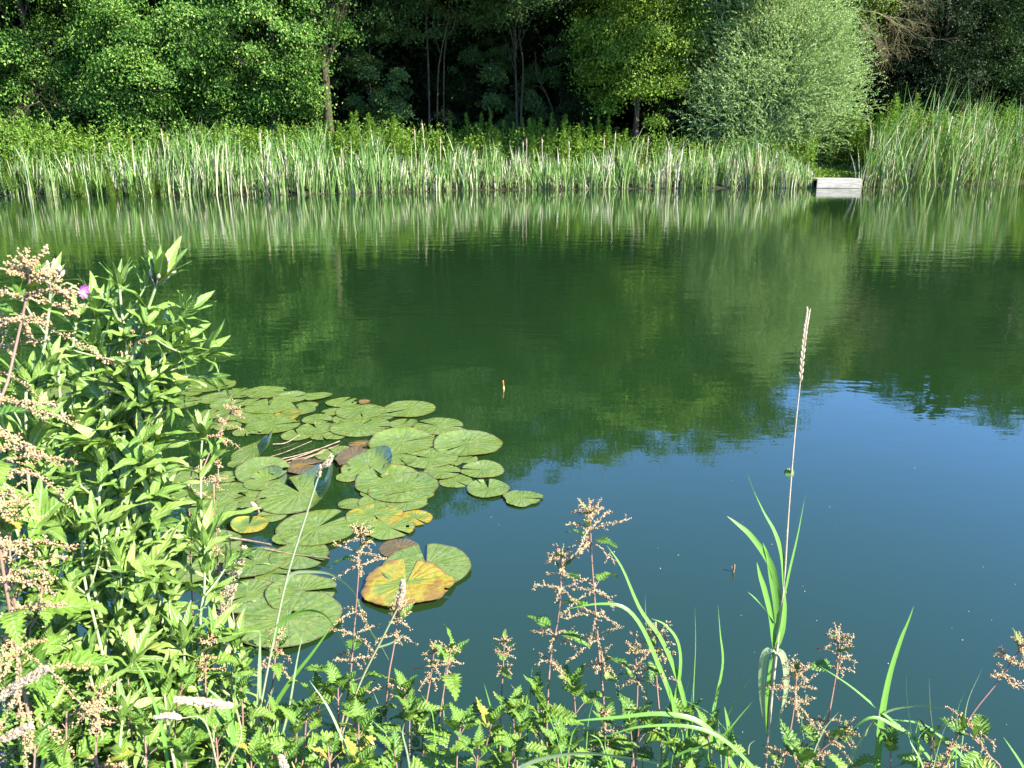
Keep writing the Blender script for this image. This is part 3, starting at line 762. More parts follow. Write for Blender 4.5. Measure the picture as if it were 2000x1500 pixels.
# (crop x, crop y, crop width, label, options); drawn from the far edge towards the bank
PADS = [
    (60, 60, 200, "flat pad behind the willowherb at the far left of the lily patch", {}),
    (230, 86, 265, "long narrow looking pad farthest from the bank, beside the leafy willowherb", dict(tone=.3)),
    (100, 118, 220, "dull pad just right of the tall willowherb, second row from the back", {}),
    (380, 128, 180, "small pad in the back row, left of centre", dict(tone=.4)),
    (530, 124, 210, "pad in the back row with its notch facing the open water", dict(tone=.6)),
    (270, 155, 180, "pad behind the tan nettle flowers, back left", {}),
    (790, 146, 150, "pale veined pad at the right end of the back row", dict(tone=.8, notch=3.4)),
    (650, 152, 170, "pale pad in the middle of the back row", dict(tone=.75)),
    (915, 176, 160, "yellow rimmed pad beside the orange leaf scrap", dict(age=.28, tone=.7)),
    (85, 178, 200, "pad between the willowherb stems and the back row", {}),
    (330, 190, 170, "half hidden pad above the tan nettle flower strings", {}),
    (540, 200, 240, "broad pad in the third row, shining in the sun", dict(tone=.7)),
    (690, 216, 175, "olive pad overlapped on three sides, third row", dict(age=.15)),
    (1010, 224, 250, "pad tucked under its neighbour, left of the round outlying pad", dict(tone=.45)),
    (1262, 212, 268, "round outlying pad at the far right with a notch at its left", dict(tone=.75, notch=3.7)),
    (630, 246, 150, "yellowing strip of a pad in the middle of the third row", dict(age=.42)),
    (255, 235, 160, "pad left of the tan nettle flower strings", {}),
    (470, 255, 190, "mid green pad right behind the tan flower strings", {}),
    (790, 264, 150, "small round pad in the centre of the patch", dict(tone=.55, notch=5.8)),
    (1235, 288, 145, "small pad below the round outlying pad", dict(tone=.5)),
    (1408, 300, 250, "pad with a yellow brown patch and a deep slit, at the right edge", dict(age=.22, tone=.6, notch=2.6)),
    (560, 296, 265, "wide dark edged pad above the brown floating stems", dict(tone=.45, notch=.4)),
    (1008, 302, 300, "large pad in the centre right with a brown chip on its rim", dict(tone=.5, notch=1.2)),
    (785, 312, 185, "flat oval pad left of the large centre pad", dict(tone=.5)),
    (690, 346, 165, "green pad touching the brown floating stems", dict(tone=.6)),
    (815, 352, 120, "little pad above the brown floating stems", dict(age=.2)),
    (1225, 384, 335, "large clean pad with fine veins, right of the brown stems", dict(tone=.7, notch=.5)),
    (1566, 392, 348, "biggest pad at the right edge with an orange dot on it", dict(tone=.65, notch=3.9)),
    (1212, 466, 170, "pad mostly hidden under the veined pads, right side", dict(tone=.55)),
    (1372, 466, 275, "pad with a white scrap at its left edge", dict(tone=.65, notch=2.9)),
    (1640, 527, 215, "pad with a raised slit edge at the right side", dict(tone=.7, notch=3.0)),
    (1430, 537, 185, "pad shaded at its right end by its neighbour", dict(tone=.55, notch=6.1)),
    (1500, 580, 170, "thin olive pad sinking below the right edge pads", dict(age=.25, z=.001)),
    (1668, 624, 215, "outlying pad nearly out of the patch, joined to the torn one", dict(tone=.5, notch=1.7)),
    (1842, 672, 190, "torn outlying pad with a ragged edge, the most distant to the right", dict(age=.2, ragged=.12, tone=.55)),
    (1160, 586, 350, "broad smooth pad below the upturned bright one", dict(tone=.55, notch=2.4)),
    (1230, 622, 360, "broad pad overlapping the front of another, right of the raised heart", dict(tone=.6, notch=1.2)),
    (1090, 692, 175, "small pale pad in front of the broad smooth pads", dict(tone=.7)),
    (1252, 690, 220, "pad with a heart shaped notch above the yellow pads", dict(tone=.65, notch=1.9)),
    (1290, 770, 180, "olive yellow pad sinking at the right of the yellow pads", dict(age=.5, z=.001)),
    (1082, 764, 285, "yellow green pad with a dark torn hole", dict(age=.40, tone=.8)),
    (1160, 826, 250, "light yellow green pad with brown flecks behind the nettle top", dict(age=.3, tone=.9)),
    (880, 440, 190, "olive pad among the brown floating stems", dict(age=.3, z=.002)),
    (470, 448, 240, "upturned pad with a shadow on its right half, left of the stems", dict(curl=.55, curl_at=.2, tone=.7, tilt=(.25, .1), lift=.003)),
    (505, 540, 260, "smooth lifted pad left of the heart shaped pad", dict(tone=.6, tilt=(0, .15), lift=.003)),
    (1050, 522, 270, "bright green pad with an upturned rim in the centre", dict(curl=.35, curl_at=.6, tone=.95, tilt=(.12, .16), lift=.004)),
    (525, 592, 215, "pad with a rolled yellow brown rim behind the heart shaped pad", dict(curl=.5, curl_at=1.2, tone=.6, age=.12, lift=.004)),
    (320, 640, 230, "shaded pad left of the pinkish bud", dict(tone=.4)),
    (150, 640, 250, "pad showing through the willowherb leaves", dict(tone=.45)),
    (60, 560, 240, "flat pad behind the willowherb, left middle of the patch", {}),
    (260, 720, 240, "pad below the shaded one at the left of the bud", dict(tone=.45)),
    (700, 662, 430, "large folded heart shaped pad with raised yellow rim and shadow", dict(curl=.5, curl_at=.35, tone=.85, tilt=(.08, .06), lift=.006, notch=2.2, age=.06)),
    (440, 812, 190, "brownish yellow pad with an upturned left edge", dict(age=.42, tone=.3, curl=.25, curl_at=3.1)),
    (790, 828, 400, "big oval pad in front of the heart shaped pad", dict(tone=.6, notch=1.0)),
    (640, 878, 155, "small lighter pad at the left end of the big oval one", dict(tone=.8, notch=.2)),
    (1210, 925, 200, "dead purple brown leaf under the water surface", dict(age=1.3, z=.001)),
    (700, 970, 290, "dark bluish pad lying below the oval pad", dict(tone=.15)),
    (470, 1004, 310, "broad dull pad left of the bluish pad", dict(tone=.25)),
    (250, 910, 280, "broad pad half hidden by the willowherb shoots", dict(tone=.35)),
    (1350, 1024, 445, "green pad with a curled dark edge partly under the yellow one", dict(tone=.6, notch=1.75)),
    (1250, 1118, 450, "big yellow and orange dying pad with brown rotten edges", dict(age=.56, tone=.9, notch=1.6, ragged=.09, z=.014)),
    (430, 1180, 320, "pad in the lower left behind the tan nettle plume", dict(tone=.45)),
    (700, 1160, 345, "pad with a bitten yellow edge nearest the pale arching blade", dict(tone=.5, notch=.1, ragged=.05)),
    (640, 1296, 520, "largest pad of all, nearest the bank in the lower left", dict(tone=.5, notch=1.3)),
    (120, 1050, 300, "pad seen between nettle leaves at the lower left", dict(tone=.45)),
    (-60, 960, 300, "pad glimpsed through the plants at far left", dict(tone=.4)),
    (-260, 110, 240, "flat pad seen through the weeds at the left edge", dict(tone=.4)),
    (-420, 80, 240, "lily pad at the left edge of the photo behind the tan flowers", dict(tone=.4)),
    (-560, 140, 260, "leftmost lily pad behind the big tan nettle", dict(tone=.4)),
]
for i, (X, Y, w, lab, kw) in enumerate(PADS):
    kw = dict(kw)
    rq = np.random.default_rng(i + 7000)
    if rq.random() < .4 and 'curl' not in kw:
        kw['curl'] = float(rq.uniform(.06, .16)); kw['curl_at'] = float(rq.uniform(-1.2, 3.0))
    if rq.random() < .35: kw.setdefault("age", float(rq.uniform(.08, .2)))
    kw.setdefault("z", .003 + .00013 * i); kw.setdefault("tone", .5)
    px, py = CX(X, Y)
    pad(px, py, w / 2.632 * 1.03, lab, seed=i, **kw)

ORANGE_SCRAP = plain_mat("dead_leaf", (.36, .16, .03), (.55, .30, .08), 40, .6, .3, .2)
STRAW = plain_mat("rotting_stem", (.14, .085, .045), (.36, .25, .15), 40, .6, .4, stretch=(1, 1, 1))
for i, (a, b, r, lab) in enumerate([((560, 492), (905, 372), .0042, "longest brown stem floating among the lily pads"), ((570, 470), (830, 402), .003, "thin brown stem floating behind the longest one"), ((600, 492), (820, 428), .0032, "pale brown stem floating in front of the longest one"),
                                    ((560, 388), (700, 340), .0035, "short brown stem at the back of the floating stems"), ((540, 455), (760, 372), .0022, "wispy dark stem between the floating brown stems"), ((660, 470), (900, 392), .0022, "wispy dark stem at the right of the floating stems"),
                                    ((330, 868), (550, 905), .006, "dark curved stem floating below the brownish yellow pad"), ((520, 925), (850, 975), .003, "dark stem lying across the bluish lily pad")]):
    A0, B0 = on_water(*CX(*a),  .02 if i < 6 else .022), on_water(*CX(*b),  .021 if i < 6 else .022)
    rg = np.random.default_rng(i)
    mb = MB(); tube(mb, bez([A0, A0 * .6 + B0 * .4 + [rg.normal(0, .008), rg.normal(0, .008), -.008], B0], 12), r * np.linspace(1, .7, 12), 6)
    tag(mb.build("floating_stem", STRAW, loc=A0), lab, "dead stem")
for i, (X, Y, w, ag, lab, kw) in enumerate([(975, 478, 190, 1.25, "dead brown lily leaf standing up beside the pale curled leaf", dict(curl=.22, curl_at=1.5, tilt=(.05, .06), lift=.005)), (720, 515, 180, 1.1, "dead greyish brown lily leaf among the floating stems", dict(tilt=(.04, .04), lift=.0)),
                                            (1010, 400, 110, 1.0, "rust brown edge of a dead leaf above the upturned pad", dict(lift=.0, curl=.15)), (1030, 182, 60, .95, "orange scrap of dead leaf at the right of the back row", dict(tilt=(0, .1)))]):
    px, py = CX(X, Y)
    o = pad(px, py, w / 2.632, lab, age=ag, seed=300 + i, ragged=.14, group="dead lily leaves", z=.016, **kw)
    o.name = "dead_lily_leaf"
FILL = [(175, 105, 130), (455, 175, 120), (600, 170, 120), (870, 225, 120), (740, 190, 110), (930, 262, 130), (1120, 250, 120), (430, 225, 130), (360, 250, 130), (1120, 330, 130), (1330, 345, 130), (880, 345, 130), (620, 270, 110), (1300, 430, 140), (1520, 330, 110),
        (1480, 480, 130), (1560, 470, 110), (1330, 560, 140), (950, 560, 130), (1180, 500, 120), (1080, 640, 140), (1330, 650, 120), (400, 490, 140), (420, 690, 150), (560, 760, 150), (960, 700, 130), (330, 560, 150), (240, 640, 150), (180, 780, 160), (330, 960, 180), (560, 1060, 180), (420, 330, 130), (330, 300, 140), (200, 300, 150), (480, 640, 140)]
for i, (X, Y, w) in enumerate(FILL):
    px, py = CX(X, Y)
    rg = np.random.default_rng(i + 50)
    pad(px, py, w / 2.632, "small green lily pad wedged between larger ones, one of many alike", age=float(max(0, rg.normal(.1, .12))), tone=float(rg.uniform(.3, .9)), seed=500 + i, z=.0025 + .0001 * i, group="small lily pads wedged between larger ones")

def beads(mb, c, r):
    c = np.asarray(c); m = len(c)
    r = np.broadcast_to(r, (m,))
    b = np.array([(1, 0, 0), (-1, 0, 0), (0, 1, 0), (0, -1, 0), (0, 0, 1), (0, 0, -1)], float)
    V = c[:, None] + b[None] * r[:, None, None]
    f = np.array([(0, 2, 4), (2, 1, 4), (1, 3, 4), (3, 0, 4), (2, 0, 5), (1, 2, 5), (3, 1, 5), (0, 3, 5)])
    mb.add(V.reshape(-1, 3), (np.arange(m)[:, None, None] * 6 + f[None]).reshape(-1, 3))

BUD = NT("lily_bud"); bu = BUD.luv(); BUDM = BUD.fin(BUD.ramp(bu[1], [(0, (.10, .13, .03)), (.35, (.38, .17, .12)), (1, (.62, .38, .30))]), .35, .5, .1)
for i, (px, py, s, lab) in enumerate([(503, 986, .030, "pinkish closed water lily bud left of the heart shaped pad"), (268, 846, .026, "pale closed water lily bud behind the tall willowherb stem"), (372, 942, .026, "closed water lily bud between willowherb shoots"), (250, 905, .022, "small tan water lily bud low behind the willowherb")]):
    c = on_water(px, py, .04)
    root = empty("lily_bud", (c[0], c[1], 0), lab, "lily bud", "closed water lily buds")
    for k in range(4):                                          # overlapping sepals
        mb = MB(); t = np.linspace(0, 1, 9); a0 = k * PI / 2 + i
        V = []
        for u in np.linspace(-1, 1, 7):
            rad = s * .48 * np.sin(PI * np.clip(t * .93 + .04, 0, 1)) ** .8 * (1 - .10 * u * u)
            V.append(np.stack([np.cos(a0 + u * .95) * rad, np.sin(a0 + u * .95) * rad, s * 1.9 * t], -1))
        V = np.array(V); idx = (np.arange(6)[:, None] * 9 + np.arange(8)[None]).ravel()
        UV = np.zeros((7, 9, 3)); UV[..., 1] = t
        mb.add(V.reshape(-1, 3), np.stack([idx, idx + 9, idx + 10, idx + 1], -1), UV.reshape(-1, 3))
        p = mb.build("sepal", BUDM, root)
        p.location = (0, 0, .012); p.rotation_euler = (0, .95, 2.6 + i)
    mb = MB(); tube(mb, bez([(0, 0, -.15), (.01, 0, -.05), (0, 0, .02)], 6), .005, 6); mb.build("stalk", STRAW, root)

# fishing float, twig, drifting specks
def lathe(mb, prof, k=10):
    tube(mb, np.array([(0, 0, z) for z, r in prof]), [r for z, r in prof], k)
FORANGE = plain_mat("orange_paint", (.85, .16, .02), (.9, .2, .03), 5, .4, .5)
FYELLOW = plain_mat("yellow_paint", (.80, .62, .12), (.85, .68, .2), 5, .4, .5)
c = on_water(984, 760)
root = empty("fishing_float", (c[0], c[1], 0), "small orange and yellow fishing float standing in the open water", "fishing float")
mb = MB(); lathe(mb, [(.022, .0035), (.024, .0042), (.05, .004), (.066, .003), (.067, .001)]); mb.build("tip", FORANGE, root)
mb = MB(); lathe(mb, [(-.06, .002), (-.03, .006), (.0, .0065), (.012, .006), (.0225, .0036)]); mb.build("body", FYELLOW, root)
root.rotation_euler = (.0, -.08, 0)
c = on_water(1432, 1117)
mb = MB(); tube(mb, bez([(0, 0, -.05), (.001, 0, .0), (.003, 0, .022), (.002, 0, .036)], 8), [.004, .004, .0045, .004, .0045, .0035, .004, .002], 7)
tube(mb, bez([(.002, 0, .012), (-.006, .0, .02), (-.009, 0, .028)], 5), .0015, 5)
o = tag(mb.build("twig", STRAW), "short brown twig poking out of the open water", "twig"); o.location = Vector(c)
mb = MB(); rg = np.random.default_rng(4)
sp = [on_water(p, q, .004) for p, q in [(1508, 1063), (1430, 938), (1572, 1155), (980, 485), (1787, 914), (1920, 1107), (1660, 1265), (1735, 1296), (1595, 1212), (1572, 1350), (1325, 1084), (1042, 1268), (960, 1010), (975, 1025), (365, 638), (1290, 1110), (1880, 1250), (1800, 1480), (1450, 1020), (1620, 990), (1760, 1130)]] + [on_water(rg.uniform(900, 2000), rg.uniform(960, 1450), .004) for _ in range(16)]
P = np.array(sp); rhombs(mb, P, rg.normal(size=P.shape) * [1, 1, .2], np.tile([0, 0, 1.0], (len(P), 1)), np.r_[np.full(21, .006), np.full(16, .003)], np.r_[np.full(21, .0025), np.full(16, .002)])
tag(mb.build("floating_specks", plain_mat("seed_fluff", (.6, .62, .55), (.75, .75, .7), 40, .8, .2)), "pale seeds and specks drifting on the water", "specks", kind="stuff")

# ------------------------------------------------------------------ plants of the near bank
def leafy_mat(name, stops, mid, veins, rough=.42, trans=.18, spec=.5, bstr=.35):
    N = NT(name)
    u, t, ag = N.luv()
    wp = N.n("NewGeometry").outputs["Position"]
    c = N.ramp(N.rnd(), stops)
    c = N.mix(N.math('MULTIPLY', N.noise(60, 3, wp), .35), c, stops[-1][1])
    au = N.math('ABSOLUTE', u)
    ph = N.math('SUBTRACT', N.math('MULTIPLY', t, veins), N.math('MULTIPLY', au, veins * .16))
    v = N.math('ABSOLUTE', N.math('SINE', N.math('MULTIPLY', ph, PI)))
    vm = N.ramp(v, [(0, (1, 1, 1)), (.22, (0, 0, 0))])
    c = N.mix(N.math('MULTIPLY', vm, .28), c, mid)
    mm = N.ramp(au, [(.05, (1, 1, 1)), (.13, (0, 0, 0))])
    c = N.mix(N.math('MULTIPLY', mm, .8), c, mid)
    q = N.math('ADD', N.math('MULTIPLY', ag, 1.4), N.math('MULTIPLY', N.noise(45, 3, wp), .6))
    c = N.mix(N.ramp(q, [(.75, (0, 0, 0)), (1.1, (1, 1, 1))]), c, (.50, .36, .06))
    c = N.mix(N.ramp(q, [(1.35, (0, 0, 0)), (1.55, (1, 1, 1))]), c, (.28, .11, .04))
    return N.fin(c, rough, spec, trans, (1.2, 1.2, .5), bump=v, bs=bstr, bd=.003)
NETTLE = leafy_mat("nettle_leaf", [(0, (.045, .125, .012)), (.6, (.105, .21, .02)), (1, (.20, .31, .045))], (.20, .34, .10), 8, bstr=.6, spec=.3)
HERB = leafy_mat("willowherb_leaf", [(0, (.065, .16, .018)), (.6, (.15, .275, .035)), (1, (.27, .375, .085))], (.38, .48, .22), 9,   .42, .2, spec=.3, bstr=.3)
GRASS = leafy_mat("grass_blade", [(0, (.05, .18, .02)), (.6, (.095, .26, .03)), (1, (.18, .34, .05))], (.20, .36, .09), 0, .4, .22, spec=.35)
GRASS_P = leafy_mat("pale_grass_blade", [(0, (.16, .29, .09)), (1, (.27, .38, .15))], (.5, .55, .35), 0, .4, .3)
N_ = NT("nettle_stem"); _u = N_.luv()
NSTEM = N_.fin(N_.mix(N_.noise(35, 3, N_.n("TexCoord").outputs["Object"]), N_.mix(_u[1], (.16, .17, .06), (.22, .10, .075)), (.34, .20, .15)), .6, .3)
HSTEM = plain_mat("willowherb_stem", (.25, .34, .13), (.42, .46, .24), 30, .6, .3, .1)
GSTEM = plain_mat("grass_stem", (.30, .33, .12), (.46, .42, .22), 30, .5, .4, .1)
PSTEM = plain_mat("pale_grass_stem", (.38, .32, .20), (.54, .46, .34), 40, .6, .3, .1)
SEED = NT("nettle_flower"); SEED = SEED.fin(SEED.ramp(SEED.rnd(), [(0, (.33, .20, .09)), (.5, (.54, .38, .19)), (.8, (.66, .47, .28)), (1, (.50, .46, .17))]), .75, .2, .2, (1.1, 1, .8))
PLUME = NT("grass_plume"); PLUME = PLUME.fin(PLUME.ramp(PLUME.rnd(), [(0, (.56, .42, .27)), (1, (.80, .67, .48))]), .8, .2, .25, (1.1, 1, .8))
PETAL = NT("petal"); PETAL = PETAL.fin(PETAL.mix(PETAL.luv()[1], (.75, .35, .70), (.70, .07, .58)), .5, .3, .35, (1.1, 1, 1.1))
BUDW = NT("herb_bud"); BUDW = BUDW.fin(BUDW.ramp(BUDW.rnd(), [(0, (.48, .46, .26)), (.6, (.62, .50, .42)), (1, (.66, .46, .52))]), .5, .3, .2)

T_N = np.linspace(0, 1, 19)
W_N = np.interp(T_N, [0, .06, .16, .3, .5, .7, .88, 1], [.18, .62, .95, 1, .80, .53, .26, 0]) * np.where(np.arange(19) % 2, 1.16, .74)
T_N = T_N + np.where(np.arange(19) % 2, .022, 0); T_N[-1] = 1
T_L = np.linspace(0, 1, 15)
W_L = np.interp(T_L, [0, .1, .25, .42, .6, .8, .93, 1], [.45, .68, .93, 1, .84, .48, .2, .0]) * np.where(np.arange(15) % 2, 1.04, .96)
UC = np.array([-1, -.5, 0, .5, 1.0])

def leaf(mb, p, d, up, L, W, droop=.6, fold=.25, kind='lance', rng=None, age=0.0, wave=.06, twist=0.0):
    t, w = (T_N, W_N) if kind == 'nettle' else (T_L, W_L)
    d = unit(d); s = unit(np.cross(d, up)); n = np.cross(s, d)
    if twist:
        s, n = s * math.cos(twist) + n * math.sin(twist), n * math.cos(twist) - s * math.sin(twist)
    ang = droop * t
    dt = np.diff(t, prepend=0) * L
    cen = np.asarray(p) + np.cumsum(dt * np.cos(ang))[:, None] * d - np.cumsum(dt * np.sin(ang))[:, None] * n
    nl = n[None] * np.cos(ang)[:, None] + d[None] * np.sin(ang)[:, None]
    hw = w * W * .5
    ph = rng.uniform(0, 6, 2)
    zz = fold * abs(UC)[None] * hw[:, None] - .22 * (UC ** 2)[None] * hw[:, None]
    zz = zz + wave * W * (np.sin(t * 13 + ph[0])[:, None] * (UC[None] > 0) + np.sin(t * 13 + ph[1])[:, None] * (UC[None] < 0)) * abs(UC)[None]
    V = cen[:, None] + s[None, None] * (hw[:, None] * UC[None])[..., None] + nl[:, None] * zz[..., None]
    k = len(t); i = (np.arange(k - 1)[:, None] * 5 + np.arange(4)[None]).ravel()
    UV = np.stack([np.broadcast_to(UC[None], (k, 5)), np.broadcast_to(t[:, None], (k, 5)), np.full((k, 5), age)], -1)
    mb.add(V.reshape(-1, 3), np.stack([i, i + 5, i + 6, i + 1], -1), UV.reshape(-1, 3))

def stem_points(pts, n=26):
    """pts: (px, py, Y) from the top down; the stem then runs on down to the soil."""
    P = [at(*p) for p in pts]
    b = P[-1].copy()
    dirn = unit(P[-1] - P[-2]) if len(P) > 1 else np.array([0, 0, -1.0])
    gx, gy = b[0] + dirn[0] * .15, min(b[1] + .02, float(edge(b[0])) - .06)
    gz = float(ground_z(gx, gy))
    if b[2] > gz + .05: P.append(np.array([gx, gy, gz - .02]))
    P = P[::-1]
    c = bez(P, n * 3)
    s = np.r_[0, np.cumsum(np.linalg.norm(np.diff(c, axis=0), axis=1))]
    u = np.linspace(0, s[-1], n)
    return np.stack([np.interp(u, s, c[:, k]) for k in range(3)], -1), s[-1]

def along(C, f):
    i = np.clip(f, 0, 1) * (len(C) - 1); a = int(min(i, len(C) - 2)); t = i - a
    return C[a] * (1 - t) + C[a + 1] * t, unit(C[a + 1] - C[a])

def around(T, a):
    ref = np.array([1.0, 0, 0]) if abs(T[0]) < .8 else np.array([0, 1.0, 0])
    A = unit(np.cross(T, ref)); B = np.cross(T, A)
    return A * math.cos(a) + B * math.sin(a)

def string_of_beads(mb, sb, p, d, L, rng, r=.0016, droop=1.0):
    n = max(5, int(L / .0024)); t = np.linspace(0, 1, n)
    P = p + d[None] * (L * t)[:, None] + np.array([0, 0, -1.0])[None] * (droop * L * .5 * t ** 2)[:, None] + np.cumsum(rng.normal(0, .0007, (n, 3)), 0)
    tube(sb, P[::max(1, n // 6)], .0006, 4)
    for k in range(2):
        beads(mb, P + rng.normal(0, r * .95, P.shape), r * rng.uniform(.65, 1.25, n))
    for k in range(int(L / .014)):
        i = rng.integers(n // 5, n); m = rng.integers(4, 9)
        q = P[i] + unit(d + rng.normal(0, .9, 3))[None] * (np.arange(m) * .0022)[:, None]
        beads(mb, q + rng.normal(0, r * .6, q.shape), r * rng.uniform(.65, 1.15, m))

def nettle(pts, label, seed, flower=.45, leafL=.075, spacing=.055, inflo=.05, group=None, top_leaf=.45, bead=.0016, leaf_from=.05, stem_r=.0026, name="nettle", bare=.0, heavy=4):
    rng = np.random.default_rng(seed)
    C, Ls = stem_points(pts)
    base = C[0]
    root = empty(name, base, label, "nettle", group)
    sm, lm, fm = MB(), MB(), MB()
    tube(sm, C, stem_r * np.linspace(1.15, .55, len(C)), 6)
    n = int(Ls / spacing)
    a0 = rng.uniform(0, PI)
    for k in range(n):
        f = 1 - (k + .25) * spacing / Ls * (.55 if k < 3 else 1)
        if f < leaf_from: break
        p, T = along(C, f)
        a = a0 + k * PI / 2 + rng.normal(0, .2)
        sz = leafL * min(1, top_leaf + .16 * k) * rng.uniform(.8, 1.15)
        for sgn in (0, PI):
            if k and rng.random() < bare: continue
            o = around(T, a + sgn)
            d = unit(o * .9 + T * (.55 if k > 1 else 1.4) + [0, 0, .1])
            pl = sz * .32 if k > 0 else sz * .1
            q = p + d * pl
            tube(sm, np.array([p, p + d * pl * .5 + [0, 0, .002], q]), .0008, 4)
            leaf(lm, q, unit(d - np.array([0, 0, .35 if k > 1 else 0])), [0, 0, 1] if k > 1 else T * .6 - o, sz, sz * rng.uniform(.44, .56), rng.uniform(.5, 1.4) if k > 1 else .5, .5, 'nettle', rng, age=max(0, rng.normal(.04, .15)), twist=rng.normal(0, .4))
        if f > 1 - flower:
            for j in range(heavy):
                aa = a + PI / 4 + j * 2 * PI / heavy + rng.normal(0, .4)
                o = around(T, aa)
                up = rng.uniform(.1, .8) if k < 2 else rng.uniform(-.3, .5)
                string_of_beads(fm, sm, p, unit(o + T * up), inflo * rng.uniform(.5, 1.2) * (.6 if k == 0 else 1), rng, bead, rng.uniform(.2, 1.1))
    if flower:
        p, T = along(C, .995)
        for j in range(7):
            string_of_beads(fm, sm, p, unit(around(T, j * .9) * .8 + T * rng.uniform(.3, 1.3)), inflo * rng.uniform(.3, .6), rng, bead, .2)
    for mbx, nm, mt in ((sm, "stem", NSTEM), (lm, "foliage", NETTLE), (fm, "flowers", SEED)):
        if mbx.n:
            o = mbx.build(nm, mt, root, loc=base)
    return root

def flower(root, p, d, size, base):
    rng = np.random.default_rng(int(abs(p[0]) * 1e4))
    mb = MB(); d = unit(d)
    a = unit(np.cross(d, [.2, .1, 1])); b = np.cross(d, a)
    for k in range(4):
        o = a * math.cos(k * PI / 2 + .3) + b * math.sin(k * PI / 2 + .3)
        s = np.cross(d, o)
        V = []; UV = []
        for t, w in ((0, .08), (.35, .36), (.7, .52), (.92, .5), (1.0, .34)):
            for u in (-1, -.5, 0, .5, 1):
                tt = t - (.16 * (1 - abs(u)) if t > .9 else 0)
                V.append(p + o * tt * size * .8 + d * (tt * .75 - .18 * tt * tt + .08 * abs(u)) * size + s * u * w * size * .8); UV.append((u, t, 0))
        i = (np.arange(4)[:, None] * 5 + np.arange(4)[None]).ravel()
        mb.add(V, np.stack([i, i + 5, i + 6, i + 1], -1), UV)
    o = mb.build("flower", PETAL, root, loc=base)
    return o

def willowherb(pts, label, seed, leafL=.11, spacing=.055, leaf_from=.08, buds=0, flowers=(), group=None, shoots=.6, name="willowherb", stem_r=.0042, wratio=.215, rosette=7, shoot_n=6):
    rng = np.random.default_rng(seed)
    C, Ls = stem_points(pts)
    base = C[0]
    root = empty(name, base, label, "willowherb", group)
    sm, lm, bm = MB(), MB(), MB()
    tube(sm, C, stem_r * np.linspace(1.2, .5, len(C)), 7)
    n = int(Ls / spacing); a0 = rng.uniform(0, PI)
    for k in range(n):
        f = 1 - (k + .35) * spacing / Ls * (.75 if k < 3 else 1)
        if f < leaf_from: break
        p, T = along(C, f)
        a = a0 + k * (PI / 2 + .2) + rng.normal(0, .15)
        sz = leafL * min(1, .6 + .1 * k) * rng.uniform(.8, 1.15)
        for sgn in (0, PI):
            o = around(T, a + sgn + rng.normal(0, .15))
            d = unit(o + T * rng.uniform(.5, 1.5) * (1.5 if k < 2 else 1))
            leaf(lm, p, d, unit(T * .9 - o * .45), sz, sz * wratio * rng.uniform(.85, 1.2), rng.uniform(.35, 1.1), .5, 'lance', rng, age=max(0, rng.normal(.0, .16)) if f > .45 else max(0, rng.normal(.12, .36)), wave=.12, twist=rng.normal(0, .25))
            if k > 1 and rng.random() < shoots:                    # leafy side shoot in the axil
                ls = rng.uniform(.03, .11)
                dd = unit(o * .7 + T)
                q = p + dd * ls
                tube(sm, bez([p, p + dd * ls * .5 + o * .004, q], 5), stem_r * .5 * np.linspace(1, .6, 5), 5)
                for j in range(shoot_n):
                    oo = around(dd, j * 2.4 + a)
                    l2 = sz * rng.uniform(.4, .68)
                    leaf(lm, q - dd * ls * .35 * (j / shoot_n), unit(oo * .6 + dd), unit(dd - oo * .5), l2, l2 * wratio * 1.15, rng.uniform(.2, .8), .5, 'lance', rng, wave=.08)
    p, T = along(C, .995)
    for j in range(rosette):                                       # young leaves round the tip
        o = around(T, j * 2.4)
        l2 = leafL * rng.uniform(.4, .75)
        leaf(lm, p - T * .012 * (j / rosette), unit(o * .42 + T), unit(T * .3 - o), l2, l2 * wratio * 1.1, rng.uniform(.0, .5), .55, 'lance', rng, wave=.05)
    for j in range(buds):
        o = around(T, j * 2.4); q = p + o * .012 * rng.uniform(.5, 1.4) + T * rng.uniform(.005, .03)
        tube(bm, bez([p - T * .01, (p + q) / 2 + o * .004, q], 4), .0010, 4)
        m = np.linspace(0, 1, 6)
        tube(bm, q + unit(o * .5 + T)[None] * (m * .014)[:, None], .0032 * np.sin(PI * np.clip(m * .9 + .07, 0, 1)) + .0003, 6)
    for mbx, nm, mt in ((sm, "stem", HSTEM), (lm, "foliage", HERB), (bm, "buds", BUDW)):
        if mbx.n: mbx.build(nm, mt, root, loc=base)
    for (px, py, Y, sz, dv) in flowers:
        q = at(px, py, Y)
        mb = MB(); tube(mb, bez([p - T * .03, (p + q) / 2 + [0, 0, .006], q], 8), .0012 * np.linspace(1, 1.5, 8), 5); mb.build("flower_stalk", HSTEM, root, loc=base)
        flower(root, q, np.array(dv, float), sz, base)
    return root

